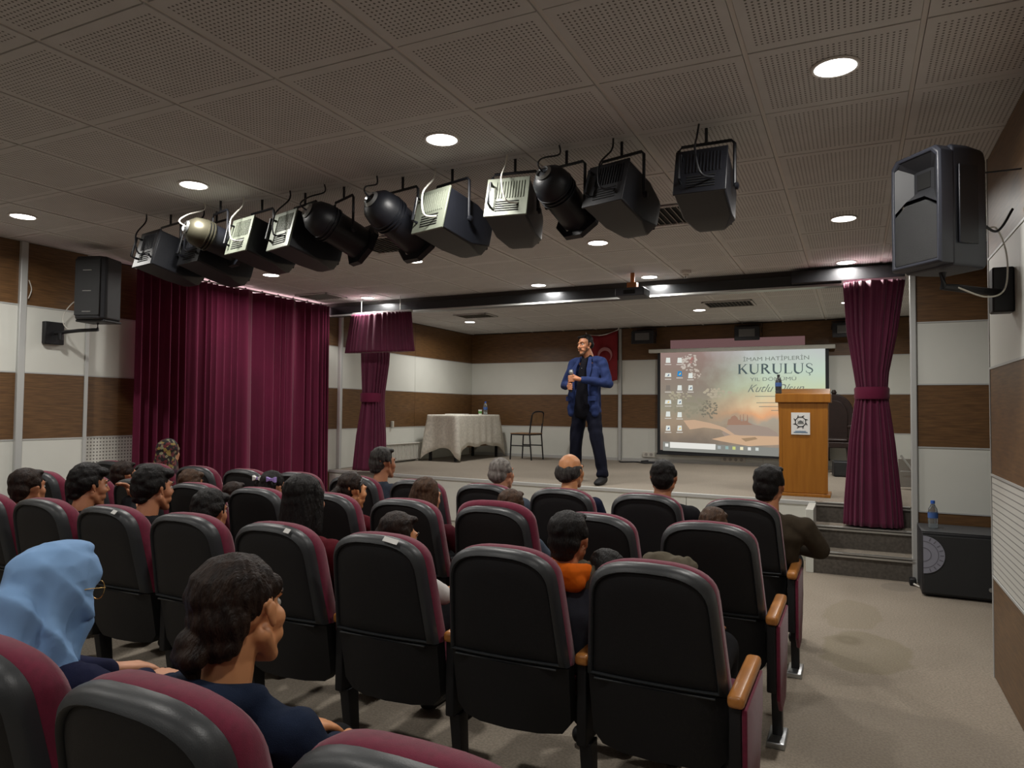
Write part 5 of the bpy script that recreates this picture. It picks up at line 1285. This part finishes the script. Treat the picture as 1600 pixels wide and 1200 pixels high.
for k, S_, El, Hd, dz in ((-1, (-.185, -.02, 1.425), elL, Lh, .02), (1, (.185, -.02, 1.425), elR, Rh, -.07)):
    Wp = El.lerp(MIC + Vector((k * .03, -.02, dz)), .78); tp = MIC + Vector((k * .036, -.006, dz))
    body += [[(*S_, .042), (*El, .036), (*Wp, .026)]] + fist(Wp, tp, k)
for f_, k in ((fr_, 1), (fl_, -1)):
    hipp = (k * .09, 0, .92); kn = ((k * .09 + f_.x) / 2 + k * .01, (f_.y) / 2 + .03, .50)
    body += [[(*hipp, .08), (*kn, .05), (f_.x, f_.y, .09, .036)], [(f_.x, f_.y, .06, .036), (f_.x + k * .02, f_.y + .12, .035, .036, .05, .022)]]
blob('body', body, .005, SK['tan'], t, 2)
jk = cm('royal blue jacket', (.018, .030, .095))
jp = [[(-.17, -.03, 1.43, .062), (0, -.045, 1.455, .085, .06, .05), (.17, -.03, 1.43, .062)],
      [(0, -.03, 1.36, .195, .105, .07), (0, -.01, 1.20, .180, .110, .08), (0, .0, 1.02, .185, .120, .08), (0, .0, .84, .195, .125, .06)],
      [(-.14, .055, 1.30, .065, .05, .07), (-.155, .07, 1.05, .055, .055, .09), (-.165, .07, .82, .05, .055, .05)], [(.14, .055, 1.30, .065, .05, .07), (.155, .07, 1.05, .055, .055, .09), (.165, .07, .82, .05, .055, .05)]]
for k, S_, El, dz in ((-1, (-.20, -.02, 1.415), elL, .02), (1, (.20, -.02, 1.415), elR, -.07)):
    Wp = El.lerp(MIC + Vector((k * .03, -.02, dz)), .74); jp += [[(*S_, .066), (*El, .056), (*Wp, .042)]]
blob('jacket', jp, .009, jk, t, 3, folds(.006, 30, 3))
shm = cm('black polo', (.004, .004, .007))
blob('shirt', [[(0, .045, 1.44, .045, .035, .03), (0, .075, 1.32, .060, .042, .06), (0, .085, 1.10, .085, .050, .08), (0, .085, .90, .115, .055, .07), (0, .07, .80, .13, .06, .05)], [(-.05, .0, 1.485, .022), (-.03, .045, 1.465, .018)], [(.05, .0, 1.485, .022), (.03, .045, 1.465, .018)], [(-.05, .0, 1.49, .022), (0, -.045, 1.50, .03), (.05, .0, 1.49, .022)]], .008, shm, t, 3, folds(.002, 30, 1))
for k in (-1, 1):
    MB().loft([[(k * .055, .045, 1.475), (k * .075, .02, 1.490), (k * .078, .028, 1.492), (k * .060, .055, 1.478)], [(k * .075, .112, 1.34), (k * .135, .095, 1.36), (k * .137, .102, 1.358), (k * .075, .122, 1.34)], [(k * .088, .128, 1.16), (k * .105, .126, 1.16), (k * .105, .130, 1.16), (k * .088, .134, 1.16)]]).build('lapel', jk, t, bevel=.002)
    MB().box(-.05, .05, -.005, .006, -.028, .028, rot(0, 0, -k * .35, (k * .165, .135, .99))).build('pocket_flap', jk, t, bevel=.004)
for z in (1.40, 1.345): MB().lathe([(.006, 0), (.006, .003)], 10, rot(-PI / 2, 0, 0, (0, .108 if z < 1.38 else .088, z))).build('button', M['paper'], t)
trm = cm('midnight trousers', (.005, .006, .014))
tp_ = [[(0, .0, .90, .165, .11, .08), (0, .0, .82, .16, .11, .06)]]
for f_, k in ((fr_, 1), (fl_, -1)):
    tp_ += [[(k * .085, 0, .86, .098, .105, .08), ((k * .09 + f_.x) / 2 + k * .01, f_.y / 2 + .03, .50, .080), (f_.x, f_.y, .16, .066), (f_.x, f_.y + .01, .11, .070, .075, .04)]]
blob('trousers', tp_, .010, trm, t, 3, folds(.006, 22, 5))
for f_, k in ((fr_, 1), (fl_, -1)):
    blob('shoe', [[(f_.x, f_.y - .02, .06, .048, .055, .058), (f_.x + k * .02, f_.y + .10, .042, .048, .06, .040), (f_.x + k * .03, f_.y + .16, .030, .042, .045, .028)]], .008, M['black_plastic'], t, 2)
blob('hair', [[e(0, -.030, .050, .079, .088, .074)], [e(0, -.058, .0, .071, .054, .062)], [e(-.03, .040, .090, .032, .026, .016), e(.03, .040, .090, .032, .026, .016)]] + [[e(k * .071, -.012, .035, .010, .028, .024), e(k * .073, .006, -.002, .005, .010, .016)] for k in (-1, 1)], .0055, HM['black'], t, 2)
face_parts(t, e, T, 1.04, HM['black'])
blob('stubble', [[e(-.046, .018, -.052, .019), e(-.014, .062, -.100, .0192)], [e(.046, .018, -.052, .019), e(.014, .062, -.100, .0192)], [e(-.02, .088, -.046, .0065), e(.02, .088, -.046, .0065)]], .004, mat('beard stubble', (.11, .06, .038), .9, spec=.1), t, 1)
mc = empty('microphone', Vector((sx, sy, SZ)) + Matrix.Rotation(pr, 3, 'Z') @ MIC, label='black handheld microphone with grey head in the standing man\'s hands', cat='microphone')
MB().lathe([(.010, -.14), (.012, -.13), (.015, .04), (.019, .065), (.019, .07)], 18).build('handle', M['black_metal'], mc, smooth=True)
MB().lathe([(.019, .068), (.026, .085), (.027, .10), (.022, .118), (.008, .126)], 18).build('grille_head', M['chrome'], mc, smooth=True)
MB().lathe([(.0275, .088), (.0282, .092), (.0275, .096)], 18, cap0=False, cap1=False).build('collar_ring', M['alu'], mc, smooth=True)
